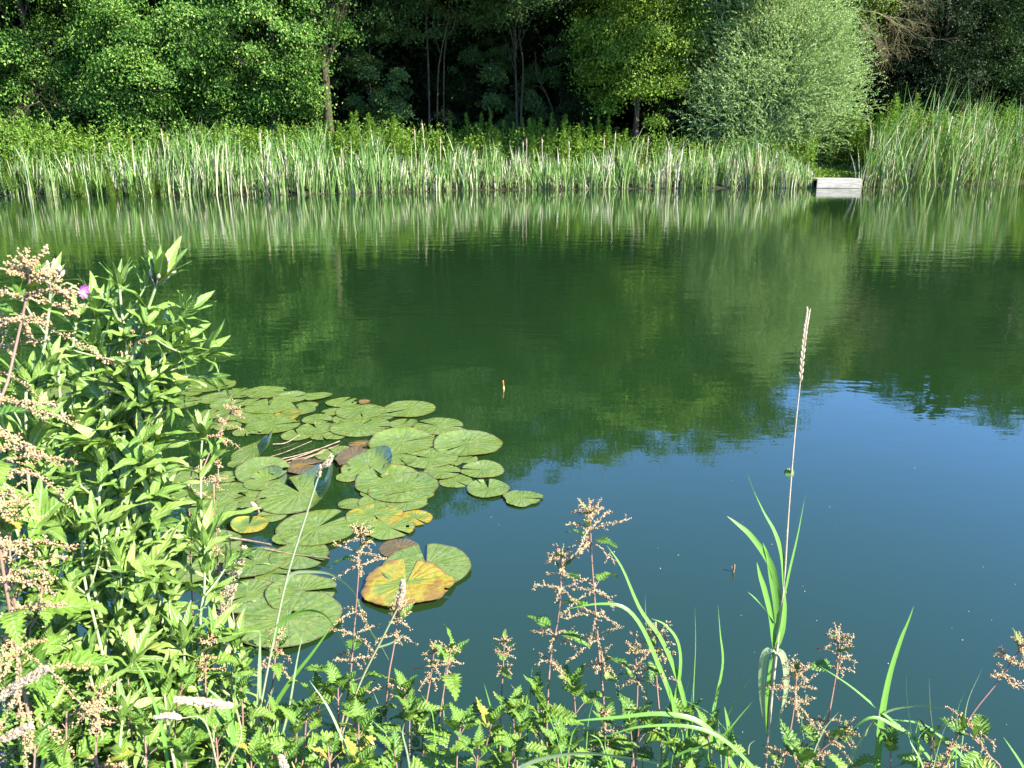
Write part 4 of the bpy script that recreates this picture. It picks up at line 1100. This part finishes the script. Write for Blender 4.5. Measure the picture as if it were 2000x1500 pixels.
def strip(mb, P, w, side=None, age=0, roll=0.0, twist=0.0, keel=.25):
    """A grass blade along P: keeled, tapering, turned about its length."""
    P = np.asarray(P); n = len(P)
    T = unit(np.gradient(P, axis=0)); t = np.linspace(0, 1, n)
    s0 = unit(np.cross(T, [0, 1, -.35]) if side is None else np.broadcast_to(side, P.shape)); s0 = unit(s0 - (s0 * T).sum(1, keepdims=True) * T)
    n0 = np.cross(T, s0)
    a = roll + twist * t
    s = s0 * np.cos(a)[:, None] + n0 * np.sin(a)[:, None]; nn = np.cross(T, s)
    hw = w / 2 * np.interp(t, [0, .08, .35, .7, .9, 1], [.55, .85, 1, .72, .35, .03])
    U = np.array([-1, 0, 1.0])
    V = P[:, None] + s[:, None] * (hw[:, None] * U)[..., None] + nn[:, None] * (hw[:, None] * abs(U) * keel)[..., None]
    i = (np.arange(n - 1)[:, None] * 3 + np.arange(2)[None]).ravel()
    UV = np.stack([np.broadcast_to(U, (n, 3)), np.broadcast_to(t[:, None], (n, 3)), np.full((n, 3), age)], -1)
    mb.add(V.reshape(-1, 3), np.stack([i, i + 3, i + 4, i + 1], -1), UV.reshape(-1, 3))

def px_curve(pts, Y, n=22):
    return bez([at(p[0], p[1], p[2] if len(p) > 2 else Y) for p in pts], n)

def to_soil(P):
    """Prolong a curve (first point = foot) down to the soil."""
    b = P[0]; g = np.array([b[0], min(b[1], float(edge(b[0])) - .05), 0]); g[2] = float(ground_z(g[0], g[1])) - .01
    return np.vstack([bez([g, g * .45 + b * .55 + [0, 0, .02], b], 6)[:-1], P]) if b[2] > g[2] + .03 else P

def blade(pts, Y, w, label, roll=0, twist=0, mat=None, age=0, soil=True, name="grass_blade", group="grass blades on the near bank"):
    P = px_curve(pts, Y)
    if soil: P = to_soil(P)
    mb = MB(); strip(mb, P, w, age=age, roll=roll, twist=twist)
    b = P[0]
    return tag(mb.build(name, mat or GRASS, loc=b), label, "grass blade", group)

# ---- the tall couch grass stalk with its ear, right of centre
YH = 1.5
foot = to_soil(px_curve([(1497, 1470), (1508, 1350), (1520, 1240), (1530, 1150)], YH, 8))
b0 = foot[0]
root = empty("couch_grass", b0, "tall couch grass stalk with a slender pale ear, rising over the open water", "grass plant")
mb = MB(); st = np.vstack([foot, px_curve([(1532, 1130), (1540, 1000), (1552, 850), (1563, 745)], YH, 12)])
tube(mb, st, np.r_[np.linspace(.0045, .003, len(foot)), np.linspace(.0024, .0013, 12)], 7); mb.build("stem", PSTEM, root, loc=b0)
ear = px_curve([(1563, 745), (1568, 690), (1573, 645), (1578, 612)], YH, 26)
mb = MB(); tube(mb, ear, .0008, 4)
rg = np.random.default_rng(2)
for k in range(26):                                              # alternate spikelets pressed to the axis
    T = unit(ear[min(k + 1, 25)] - ear[max(k - 1, 0)]); s = (1 if k % 2 else -1) * unit(np.cross(T, [0, 1, 0]))
    m = np.linspace(0, 1, 6)
    tube(mb, ear[k] + s * .0012 + unit(T + s * .16)[None] * (m * .013)[:, None], .0015 * np.sin(PI * np.clip(m * .9 + .06, 0, 1)) + .0002, 5)
mb.build("ear", PLUME, root, loc=b0)
for pts, w, roll, tw in [([(1533, 1160), (1527, 1090), (1512, 1040), (1490, 1000), (1470, 955), (1458, 920)], .014, .3, 1.3), ([(1524, 1180), (1512, 1120), (1495, 1085), (1465, 1045), (1442, 1025), (1420, 1008)], .013, -.4, .9), ([(1532, 1160), (1542, 1110), (1556, 1050), (1566, 1000), (1574, 962)], .010, .6, .6),
                         ([(1512, 1265), (1505, 1200), (1492, 1150), (1484, 1125), (1478, 1098)], .014, .2, .2), ([(1520, 1230), (1514, 1170), (1506, 1125), (1500, 1090), (1490, 1060)], .013, -.2, .5), ([(1516, 1265), (1526, 1230), (1531, 1190), (1532, 1150)], .018, .4, .2),
                         ([(1508, 1268), (1494, 1278), (1488, 1320), (1489, 1370), (1494, 1420)], .016, .2, .3), ([(1511, 1268), (1528, 1280), (1535, 1320), (1532, 1365), (1518, 1420)], .016, -.2, -.2), ([(1500, 1440), (1499, 1360), (1505, 1300), (1512, 1262)], .012, .2, 0), ([(1514, 1215), (1490, 1185), (1470, 1165), (1460, 1156)], .008, .9, .4)]:
    mb = MB(); strip(mb, px_curve(pts, YH), w, roll=roll, twist=tw); mb.build("blade", GRASS_P if tw in (.3, -.2) else GRASS, root, loc=b0)
mb = MB(); rg = np.random.default_rng(5)
leaf(mb, at(1551, 925, YH), np.array([-1.0, -.1, .35]), np.array([0, -.8, .5]), .022, .018, 1.3, .4, 'lance', rg); mb.build("curled_leaf", NETTLE, root, loc=b0)

# ---- single blades
blade([(1712, 1490), (1720, 1400), (1735, 1320), (1757, 1250), (1772, 1215), (1785, 1183)], 1.35, .021, "wide yellow green blade standing alone at the lower right", .3, .5, age=.12)
blade([(1350, 1480), (1354, 1350), (1358, 1260), (1357, 1183)], 1.45, .007, "thin straight blade standing right of the arching ones", .9, .3)
blade([(1385, 1480), (1392, 1390), (1410, 1300), (1406, 1240), (1402, 1182)], 1.45, .015, "lance shaped pale edged blade between the thin one and the tall stalk", .5, .7)
blade([(1420, 1500), (1425, 1440), (1415, 1380)], 1.35, .015, "short pointed blade at the bottom edge right of centre", .2, .2)
blade([(1345, 1410), (1325, 1330), (1292, 1250), (1250, 1190), (1215, 1110), (1185, 1065)], 1.45, .011, "broad bright blade arching left behind the tallest middle nettle", .2, .6)
blade([(1320, 1480), (1318, 1390), (1282, 1290), (1250, 1220), (1215, 1185), (1165, 1180), (1105, 1190)], 1.42, .011, "blade bent over to the left with a shining white crook", .3, .5)
blade([(1295, 1460), (1325, 1330), (1325, 1260), (1300, 1222), (1272, 1208)], 1.45, .011, "hooked blade bowing left, right of the arching pair", .3, .8)
blade([(1260, 1400), (1263, 1290), (1260, 1160)], 1.5, .005, "needle thin blade crossing the arching pair", .8, .2)
blade([(1440, 1510), (1380, 1420), (1300, 1395), (1200, 1402), (1100, 1410)], 1.30, .011, "long blade lying over to the left along the bottom edge", .5, .4)
blade([(1480, 1510), (1420, 1450), (1350, 1420), (1250, 1420), (1180, 1440)], 1.25, .008, "lower of the two blades lying left along the bottom edge", .6, .3)
blade([(1010, 1500), (1060, 1480), (1140, 1470), (1230, 1480), (1330, 1500)], 1.2, .013, "pale broad blade lying flat on the bottom edge, below the middle nettles", .5, .4, mat=GRASS_P)
blade([(1830, 1500), (1780, 1440), (1720, 1390), (1660, 1340), (1600, 1300)], 1.35, .008, "thin blade slanting up left behind the wide yellow green one", .6, .4)
blade([(1650, 1500), (1690, 1430), (1730, 1390), (1790, 1378), (1850, 1385)], 1.35, .014, "arching bluish blade crossing in front of the wide yellow green one", .4, .6, mat=GRASS_P)
blade([(1800, 1500), (1790, 1450), (1750, 1420), (1700, 1402), (1650, 1440)], 1.32, .01, "drooping blade at the lower right behind the bluish arch", .4, .5)
blade([(1900, 1500), (1850, 1450), (1800, 1415), (1740, 1405)], 1.35, .008, "thin blade leaning left at the bottom right", .5, .5)
blade([(2010, 1520), (1990, 1485), (1960, 1440)], 1.3, .008, "stiff short blade in the bottom right corner", .5, .2)
blade([(1290, 1500), (1330, 1470), (1400, 1445), (1452, 1390), (1470, 1370)], 1.3, .009, "thin blade curving right in front of the tall stalk's foot", .4, .5)
blade([(500, 1500), (515, 1420), (560, 1340), (610, 1275), (650, 1220)], 1.45, .011, "straight bright blade slanting right over the lily pads at lower left", .3, .3)
blade([(498, 1460), (505, 1380), (507, 1300), (508, 1235)], 1.4, .010, "upright pale blade beside the pale flowering grass stem", .4, .2, mat=GRASS_P)
blade([(530, 1260), (545, 1220), (585, 1195), (625, 1195), (655, 1225), (700, 1310)], 1.45, .010, "dark arching blade bowing right across the largest lily pad", .5, .6, soil=False)
blade([(550, 1440), (565, 1380), (580, 1290), (592, 1235)], 1.42, .006, "whitish dry blade right of the slanting one", .8, .3, mat=GRASS_P)
blade([(570, 1470), (575, 1430), (620, 1390), (625, 1400)], 1.4, .005, "short cut straw lying over the dark water at lower left", .6, .2, mat=GRASS_P, age=.3)
blade([(700, 1170), (720, 1225), (745, 1262), (760, 1290)], 1.62, .010, "pale twisting blade hanging below the yellow lily pad", .3, 1.2, mat=GRASS_P, soil=False)
blade([(470, 1500), (455, 1440), (440, 1380), (400, 1340)], 1.2, .01, "blade bowing left among the bottom left nettles", .4, .5)
blade([(330, 1510), (315, 1420), (285, 1330), (262, 1290)], 1.15, .006, "thin blade crossing the tan flowers at the bottom left", .6, .3)

rg = np.random.default_rng(64)
for i in range(74):
    px = rg.uniform(420, 1960) if i < 58 else rg.uniform(20, 420)
    Y = rg.uniform(1.2, 1.5); t = rg.uniform(1290, 1440); dx = rg.normal(0, 45)
    blade([(px, 1510), (px + dx * .25, (1510 * 2 + t) / 3), (px + dx * .6, (1510 + t * 2) / 3), (px + dx + rg.normal(0, 14), t + rg.uniform(0, 25))], Y, rg.uniform(.003, .0065), "fine narrow grass blade among the nettles, one of many along the near bank", rg.uniform(0, 1.2), rg.uniform(0, .8), mat=GRASS if i % 3 else GRASS_P, age=float(max(0, rg.normal(0, .2))), group="fine grass blades along the near bank")

def flowering_grass(stem, Y, label, head, hw, r=.0016, mat=GSTEM, extra=(), name="flowering_grass", dens=1.0):
    P = to_soil(px_curve(stem, Y, 20))
    root = empty(name, P[0], label, "grass plant")
    mb = MB(); tube(mb, P, r * np.linspace(1.3, .7, len(P)), 6); mb.build("stem", mat, root, loc=P[0])
    if head:
        rg = np.random.default_rng(len(label))
        H = px_curve(head, Y, 30)
        mb = MB(); n = int(260 * dens)
        i = rg.integers(0, 30, n); T = unit(np.gradient(H, axis=0))[i]
        o = rg.normal(size=(n, 3)); o = unit(o - (o * T).sum(1, keepdims=True) * T)
        env = np.sin(PI * np.clip(i / 30 * .9 + .08, 0, 1)) ** .6
        q = H[i] + o * (hw * env * rg.uniform(.2, 1, n))[:, None]
        beads(mb, q, .0017); beads(mb, q + unit(T + o * .4) * .003, .0014)
        rhombs(mb, q + o * .002, unit(T + o * .5), rg.normal(size=o.shape), .008, .0022)
        tube(mb, H, .001, 4)
        mb.build("seed_head", PLUME, root, loc=P[0], smooth=False)
    for pts, w, m in extra:
        mb = MB(); strip(mb, px_curve(pts, Y), w, roll=.3, twist=.5); mb.build("blade", m, root, loc=P[0])
    return root
flowering_grass([(505, 1400), (528, 1280), (560, 1130), (600, 1000), (622, 930)], 1.45, "pale green grass stem with a bent dead tip in front of the heart shaped lily pad", [(622, 930), (628, 912), (640, 905), (648, 890)], .004, .0022, GRASS_P, [([(556, 1145), (572, 1120), (610, 1116), (650, 1122), (685, 1150), (700, 1170)], .008, GRASS_P)], dens=.35)
flowering_grass([(650, 1500), (672, 1420), (705, 1330), (745, 1250), (778, 1185)], 1.45, "yellowish slanting grass stem with a blunt cat tail head over the yellow lily pad", [(778, 1185), (784, 1160), (787, 1135)], .006, .0024, GSTEM, [([(735, 1265), (765, 1255), (790, 1238)], .005, GRASS_P)])
flowering_grass([(-60, 1400), (-20, 1375), (0, 1362)], .8, "fluffy white grass plume lying across the left edge", [(-6, 1366), (40, 1335), (90, 1306)], .0035, .0014, dens=1.3)
flowering_grass([(440, 1500), (470, 1440), (462, 1385)], .95, "fluffy pale grass plume lying level above the bottom left nettles", [(452, 1378), (400, 1372), (345, 1366)], .0033, .0014, dens=1.3)
flowering_grass([(-30, 1500), (-8, 1455), (0, 1448)], .85, "small pinkish grass plume in the bottom left corner", [(0, 1446), (30, 1432), (58, 1418)], .003, .0013)
flowering_grass([(430, 1520), (400, 1410), (352, 1402)], 1.0, "short pale grass plume below the level one", [(352, 1402), (330, 1398), (305, 1402)], .0028, .0012, dens=.7)
flowering_grass([(590, 1530), (575, 1500), (570, 1488)], 1.1, "white grass tuft at the bottom edge left of centre", [(560, 1500), (553, 1490), (548, 1478)], .004, .0012, dens=.8)
flowering_grass([(470, 1300), (455, 1200), (448, 1150)], 1.6, "feathery tan grass plume left of the two lower lily pads", [(440, 1190), (455, 1130), (478, 1070)], .014, .0013, dens=1.4)

# ---- nettles
Yn = 1.5
NET = [
    ([(705, 1045, 1.5), (698, 1150, 1.5), (690, 1250, 1.5), (682, 1345, 1.48), (660, 1480, 1.42)], "tall nettle in flower in front of the yellow lily pad", dict(flower=.38, bare=.55, leafL=.08, inflo=.06)),
    ([(780, 1180, 1.52), (770, 1260, 1.5), (757, 1340, 1.48), (752, 1500, 1.45)], "nettle with sparse tan flowers right of the slanting grass stem", dict(flower=.32, bare=.5, leafL=.065)),
    ([(882, 1262, 1.45), (868, 1340, 1.44), (855, 1430, 1.42), (850, 1510, 1.4)], "nettle with broad low leaves and a tufted tip, left of centre", dict(flower=.12, leafL=.09, top_leaf=.5, inflo=.028)),
    ([(848, 1270, 1.55), (840, 1330, 1.54), (826, 1440, 1.5)], "slim reddish nettle just behind the tufted one", dict(flower=.2, bare=.75, leafL=.05)),
    ([(985, 1250, 1.5), (982, 1310, 1.5), (978, 1400, 1.48), (976, 1500, 1.45)], "small nettle with two horn like tip leaves at the bottom centre", dict(flower=.15, bare=.35, leafL=.06, inflo=.03)),
    ([(1095, 1085, 1.52), (1095, 1160, 1.5), (1088, 1220, 1.5), (1074, 1300, 1.48), (1066, 1460, 1.44)], "nettle with a dark red stem left of the tallest middle one", dict(flower=.38, bare=.6, leafL=.065, inflo=.06, heavy=5)),
    ([(1152, 1000, 1.5), (1155, 1080, 1.5), (1162, 1180, 1.5), (1172, 1300, 1.48), (1180, 1400, 1.46)], "tallest nettle in the middle with long tan flower strings", dict(flower=.45, bare=.45, leafL=.07, inflo=.07, heavy=5)),
    ([(1180, 1390, 1.4), (1182, 1440, 1.38), (1178, 1510, 1.36)], "short nettle rosette with a flowering tip, below the tallest middle one", dict(flower=.25, leafL=.08, inflo=.03)),
    ([(1285, 1240, 1.47), (1282, 1320, 1.46), (1290, 1420, 1.44), (1292, 1510, 1.42)], "nettle with clouds of tan flowers behind the arching blades", dict(flower=.38, bare=.5, leafL=.07, inflo=.065, heavy=5)),
    ([(1240, 1270, 1.55), (1245, 1350, 1.53), (1235, 1480, 1.5)], "pale flowering nettle between the tallest one and the arching blades", dict(flower=.45, bare=.6, leafL=.06, inflo=.05)),
    ([(1640, 1250, 1.42), (1632, 1320, 1.42), (1618, 1400, 1.4), (1600, 1500, 1.38)], "nettle with a star shaped pinkish top at the lower right", dict(flower=.33, bare=.45, leafL=.075, inflo=.06)),
    ([(1556, 1312, 1.36), (1548, 1400, 1.36), (1525, 1510, 1.34)], "densely flowered tan nettle at the foot of the tall couch grass", dict(flower=.55, bare=.6, leafL=.07, inflo=.06, heavy=6)),
    ([(1652, 1430, 1.34), (1600, 1470, 1.34), (1580, 1520, 1.34)], "leafy nettle under the star topped one", dict(flower=.3, leafL=.08)),
    ([(1996, 1262, 1.3), (1950, 1330, 1.3), (1895, 1400, 1.29), (1835, 1510, 1.28)], "nettle leaning in from the right edge with hanging tan flowers", dict(flower=.6, bare=.55, leafL=.085, inflo=.06, bead=.0018, heavy=5)),
    ([(1880, 1420, 1.25), (1935, 1480, 1.25), (1960, 1540, 1.25)], "nettle with young leaves in the bottom right corner", dict(flower=0, leafL=.08)),
    ([(408, 1250, 1.4), (402, 1300, 1.4), (404, 1380, 1.38), (425, 1500, 1.35)], "nettle with a bristly tan top over the lower left lily pads", dict(flower=.25, bare=.3, leafL=.08, inflo=.035)),
    ([(540, 1240, 1.52), (535, 1320, 1.5), (525, 1420, 1.48)], "nettle seen through the slanting blades, with tan tips", dict(flower=.3, bare=.3, leafL=.065, inflo=.04)),
    ([(62, 528, 1.15), (48, 600, 1.15), (28, 690, 1.13), (4, 800, 1.1), (-20, 950, 1.08)], "big close nettle with heavy tan flower strings at the left edge", dict(flower=.62, bare=.5, leafL=.07, inflo=.095, spacing=.06, bead=.0019, heavy=6, stem_r=.0032)),
    ([(-15, 640, 1.2), (-20, 760, 1.2), (-25, 900, 1.18)], "nettle with tan flowers half out of the photo at the left edge", dict(flower=.4, bare=.6, leafL=.06, inflo=.07, bead=.0018, heavy=4)),
    ([(262, 640, 1.62), (240, 720, 1.6), (215, 820, 1.58)], "nettle with small tan flowers behind the tall willowherb", dict(flower=.25, bare=.7, leafL=.05, inflo=.05)),
    ([(455, 800, 1.75), (425, 850, 1.72), (395, 920, 1.7), (370, 1000, 1.66)], "nettle holding tan flowers over the back lily pads", dict(flower=.2, bare=.85, leafL=.05, inflo=.05)),
    ([(192, 1362, 1.12), (190, 1430, 1.12), (195, 1520, 1.1)], "nettle with a big orange tan flower mass at the bottom left", dict(flower=.35, bare=.6, leafL=.08, inflo=.05, bead=.0018, heavy=6, spacing=.04)),
    ([(60, 900, 1.3), (55, 980, 1.3), (50, 1100, 1.28)], "nettle with tan flowers low at the left edge", dict(flower=.3, bare=.4, leafL=.08, inflo=.05, heavy=4)),
    ([(425, 905, 1.62), (428, 950, 1.62), (420, 1020, 1.6)], "small nettle with pinkish flowers beside the upturned lily pad", dict(flower=.4, bare=.8, leafL=.05, inflo=.03)),
]
for i, (pts, lab, kw) in enumerate(NET):
    nettle(pts, lab, 500 + i, **kw)
LOW = [(660, 1345, 1.42), (600, 1420, 1.35), (740, 1400, 1.4), (700, 1440, 1.32), (800, 1420, 1.38), (900, 1440, 1.34), (945, 1420, 1.4), (1020, 1440, 1.36), (1060, 1420, 1.42), (1110, 1450, 1.34), (1150, 1470, 1.3), (1230, 1440, 1.38), (1330, 1470, 1.34), (1000, 1480, 1.28), (860, 1490, 1.28),
       (770, 1480, 1.28), (640, 1490, 1.25), (360, 1340, 1.3), (470, 1370, 1.3), (540, 1400, 1.36), (420, 1430, 1.2), (360, 1480, 1.1), (490, 1470, 1.2), (280, 1440, 1.15), (100, 1340, 1.15), (40, 1240, 1.15), (70, 1460, 1.05), (560, 1480, 1.2), (130, 1420, 1.1), (1560, 1470, 1.3), (1690, 1480, 1.3), (250, 1340, 1.25), (1420, 1490, 1.28), (935, 1490, 1.25),
       (20, 1040, 1.2), (85, 1120, 1.2), (1090, 1490, 1.26), (700, 1500, 1.24), (520, 1340, 1.4), (620, 1370, 1.45), (700, 1365, 1.46), (790, 1370, 1.44), (910, 1385, 1.42), (1000, 1395, 1.42), (1050, 1385, 1.45), (1120, 1370, 1.46), (1210, 1380, 1.44), (1250, 1400, 1.42), (1330, 1400, 1.42), (1380, 1430, 1.38), (1150, 1425, 1.36), (960, 1440, 1.34), (830, 1400, 1.42), (580, 1440, 1.3), (1480, 1440, 1.36), (1740, 1450, 1.32), (1820, 1460, 1.3)]
for i, (px, py, Y) in enumerate([(a, b - (b % 7) * 6, c) for k, (a, b, c) in enumerate(LOW) if k % 4 != 2 or a < 500]):
    rg = np.random.default_rng(900 + i)
    nettle([(px, py, Y), (px + rg.normal(0, 8), py + 90, Y - .02), (px + rg.normal(0, 20), py + 190, Y - .05)], "leafy young nettle without flowers, one of many along the near bank", 700 + i, flower=0, leafL=rg.uniform(.075, .115), spacing=.05, group="young nettles along the near bank")

# ---- great willowherbs, mostly on the left
HERBS = [
    ([(310, 545, 1.45), (296, 585, 1.45), (275, 640, 1.45), (252, 720, 1.44), (242, 840, 1.42), (236, 1000, 1.4), (230, 1180, 1.36)], "tall willowherb with a leafy forked top, rising over the lily pads", dict(leafL=.14, buds=8, spacing=.065, shoots=.5, stem_r=.005, flowers=[(322, 515, 1.45, .009, (.3, -.5, .8))])),
    ([(232, 548, 1.44), (236, 600, 1.44), (248, 670, 1.44), (250, 720, 1.44)], "shorter leafy branch rising left of the tall willowherb's forked top", dict(leafL=.085, shoots=.4)),
    ([(100, 545, 1.38), (97, 590, 1.38), (90, 660, 1.37), (70, 760, 1.35), (60, 900, 1.32)], "willowherb with whitish buds and magenta flowers at the left", dict(leafL=.085, buds=11, shoots=.5, flowers=[(156, 567, 1.38, .015, (.9, -.3, -.15)), (118, 573, 1.38, .011, (.5, .2, .8))])),
    ([(395, 850, 1.6), (392, 900, 1.6), (394, 960, 1.58), (400, 1060, 1.54)], "willowherb shoot standing before the upturned lily pad", dict(leafL=.12, shoots=.5)),
    ([(188, 610, 1.46), (175, 690, 1.45), (200, 780, 1.43), (225, 900, 1.4)], "willowherb with a long dark arching leaf left of the tall one", dict(leafL=.14, shoots=.5)),
    ([(330, 700, 1.5), (300, 760, 1.48), (265, 830, 1.45)], "side branch of willowherb spreading right above the lily pads", dict(leafL=.13, shoots=.8)),
    ([(395, 690, 1.5), (362, 705, 1.5), (318, 745, 1.48), (270, 815, 1.45)], "willowherb branch with pale leaves reaching farthest right over the water", dict(leafL=.12, shoots=.6)),
    ([(362, 610, 1.48), (335, 640, 1.47), (300, 680, 1.46), (262, 740, 1.45)], "willowherb branch with a long toothed leaf under the forked top", dict(leafL=.11, shoots=.3)),
    ([(195, 900, 1.36), (200, 960, 1.36), (205, 1060, 1.34)], "willowherb tuft low before the tall stem", dict(leafL=.10, shoots=.6)),
    ([(150, 620, 1.4), (140, 700, 1.4), (120, 800, 1.38)], "willowherb with small pointed leaves under the magenta flowers", dict(leafL=.08, shoots=.6)),
]
for i, (pts, lab, kw) in enumerate(HERBS):
    willowherb(pts, lab, 1100 + i, **kw)
HF = [(150, 830, 1.38), (60, 760, 1.34), (20, 880, 1.3), (400, 1060, 1.5), (160, 1040, 1.3), (230, 1090, 1.34), (130, 1160, 1.25), (30, 1150, 1.2), (360, 1250, 1.36), (90, 1260, 1.2), (170, 1300, 1.2), (260, 1290, 1.26), (10, 1330, 1.1), (320, 1340, 1.26), (460, 1260, 1.46), (100, 1400, 1.1), (240, 1400, 1.14), (330, 1160, 1.42)]
for i, (px, py, Y) in enumerate(HF):
    rg = np.random.default_rng(1900 + i)
    willowherb([(px, py, Y), (px + rg.normal(0, 12), py + 90, Y - .02), (px + rg.normal(0, 30), py + 220, Y - .05)], "leafy willowherb shoot without flowers, one of many in the thicket at the left", 1300 + i, leafL=rg.uniform(.10, .15), shoots=.4, spacing=.065, group="leafy willowherb shoots in the left thicket")
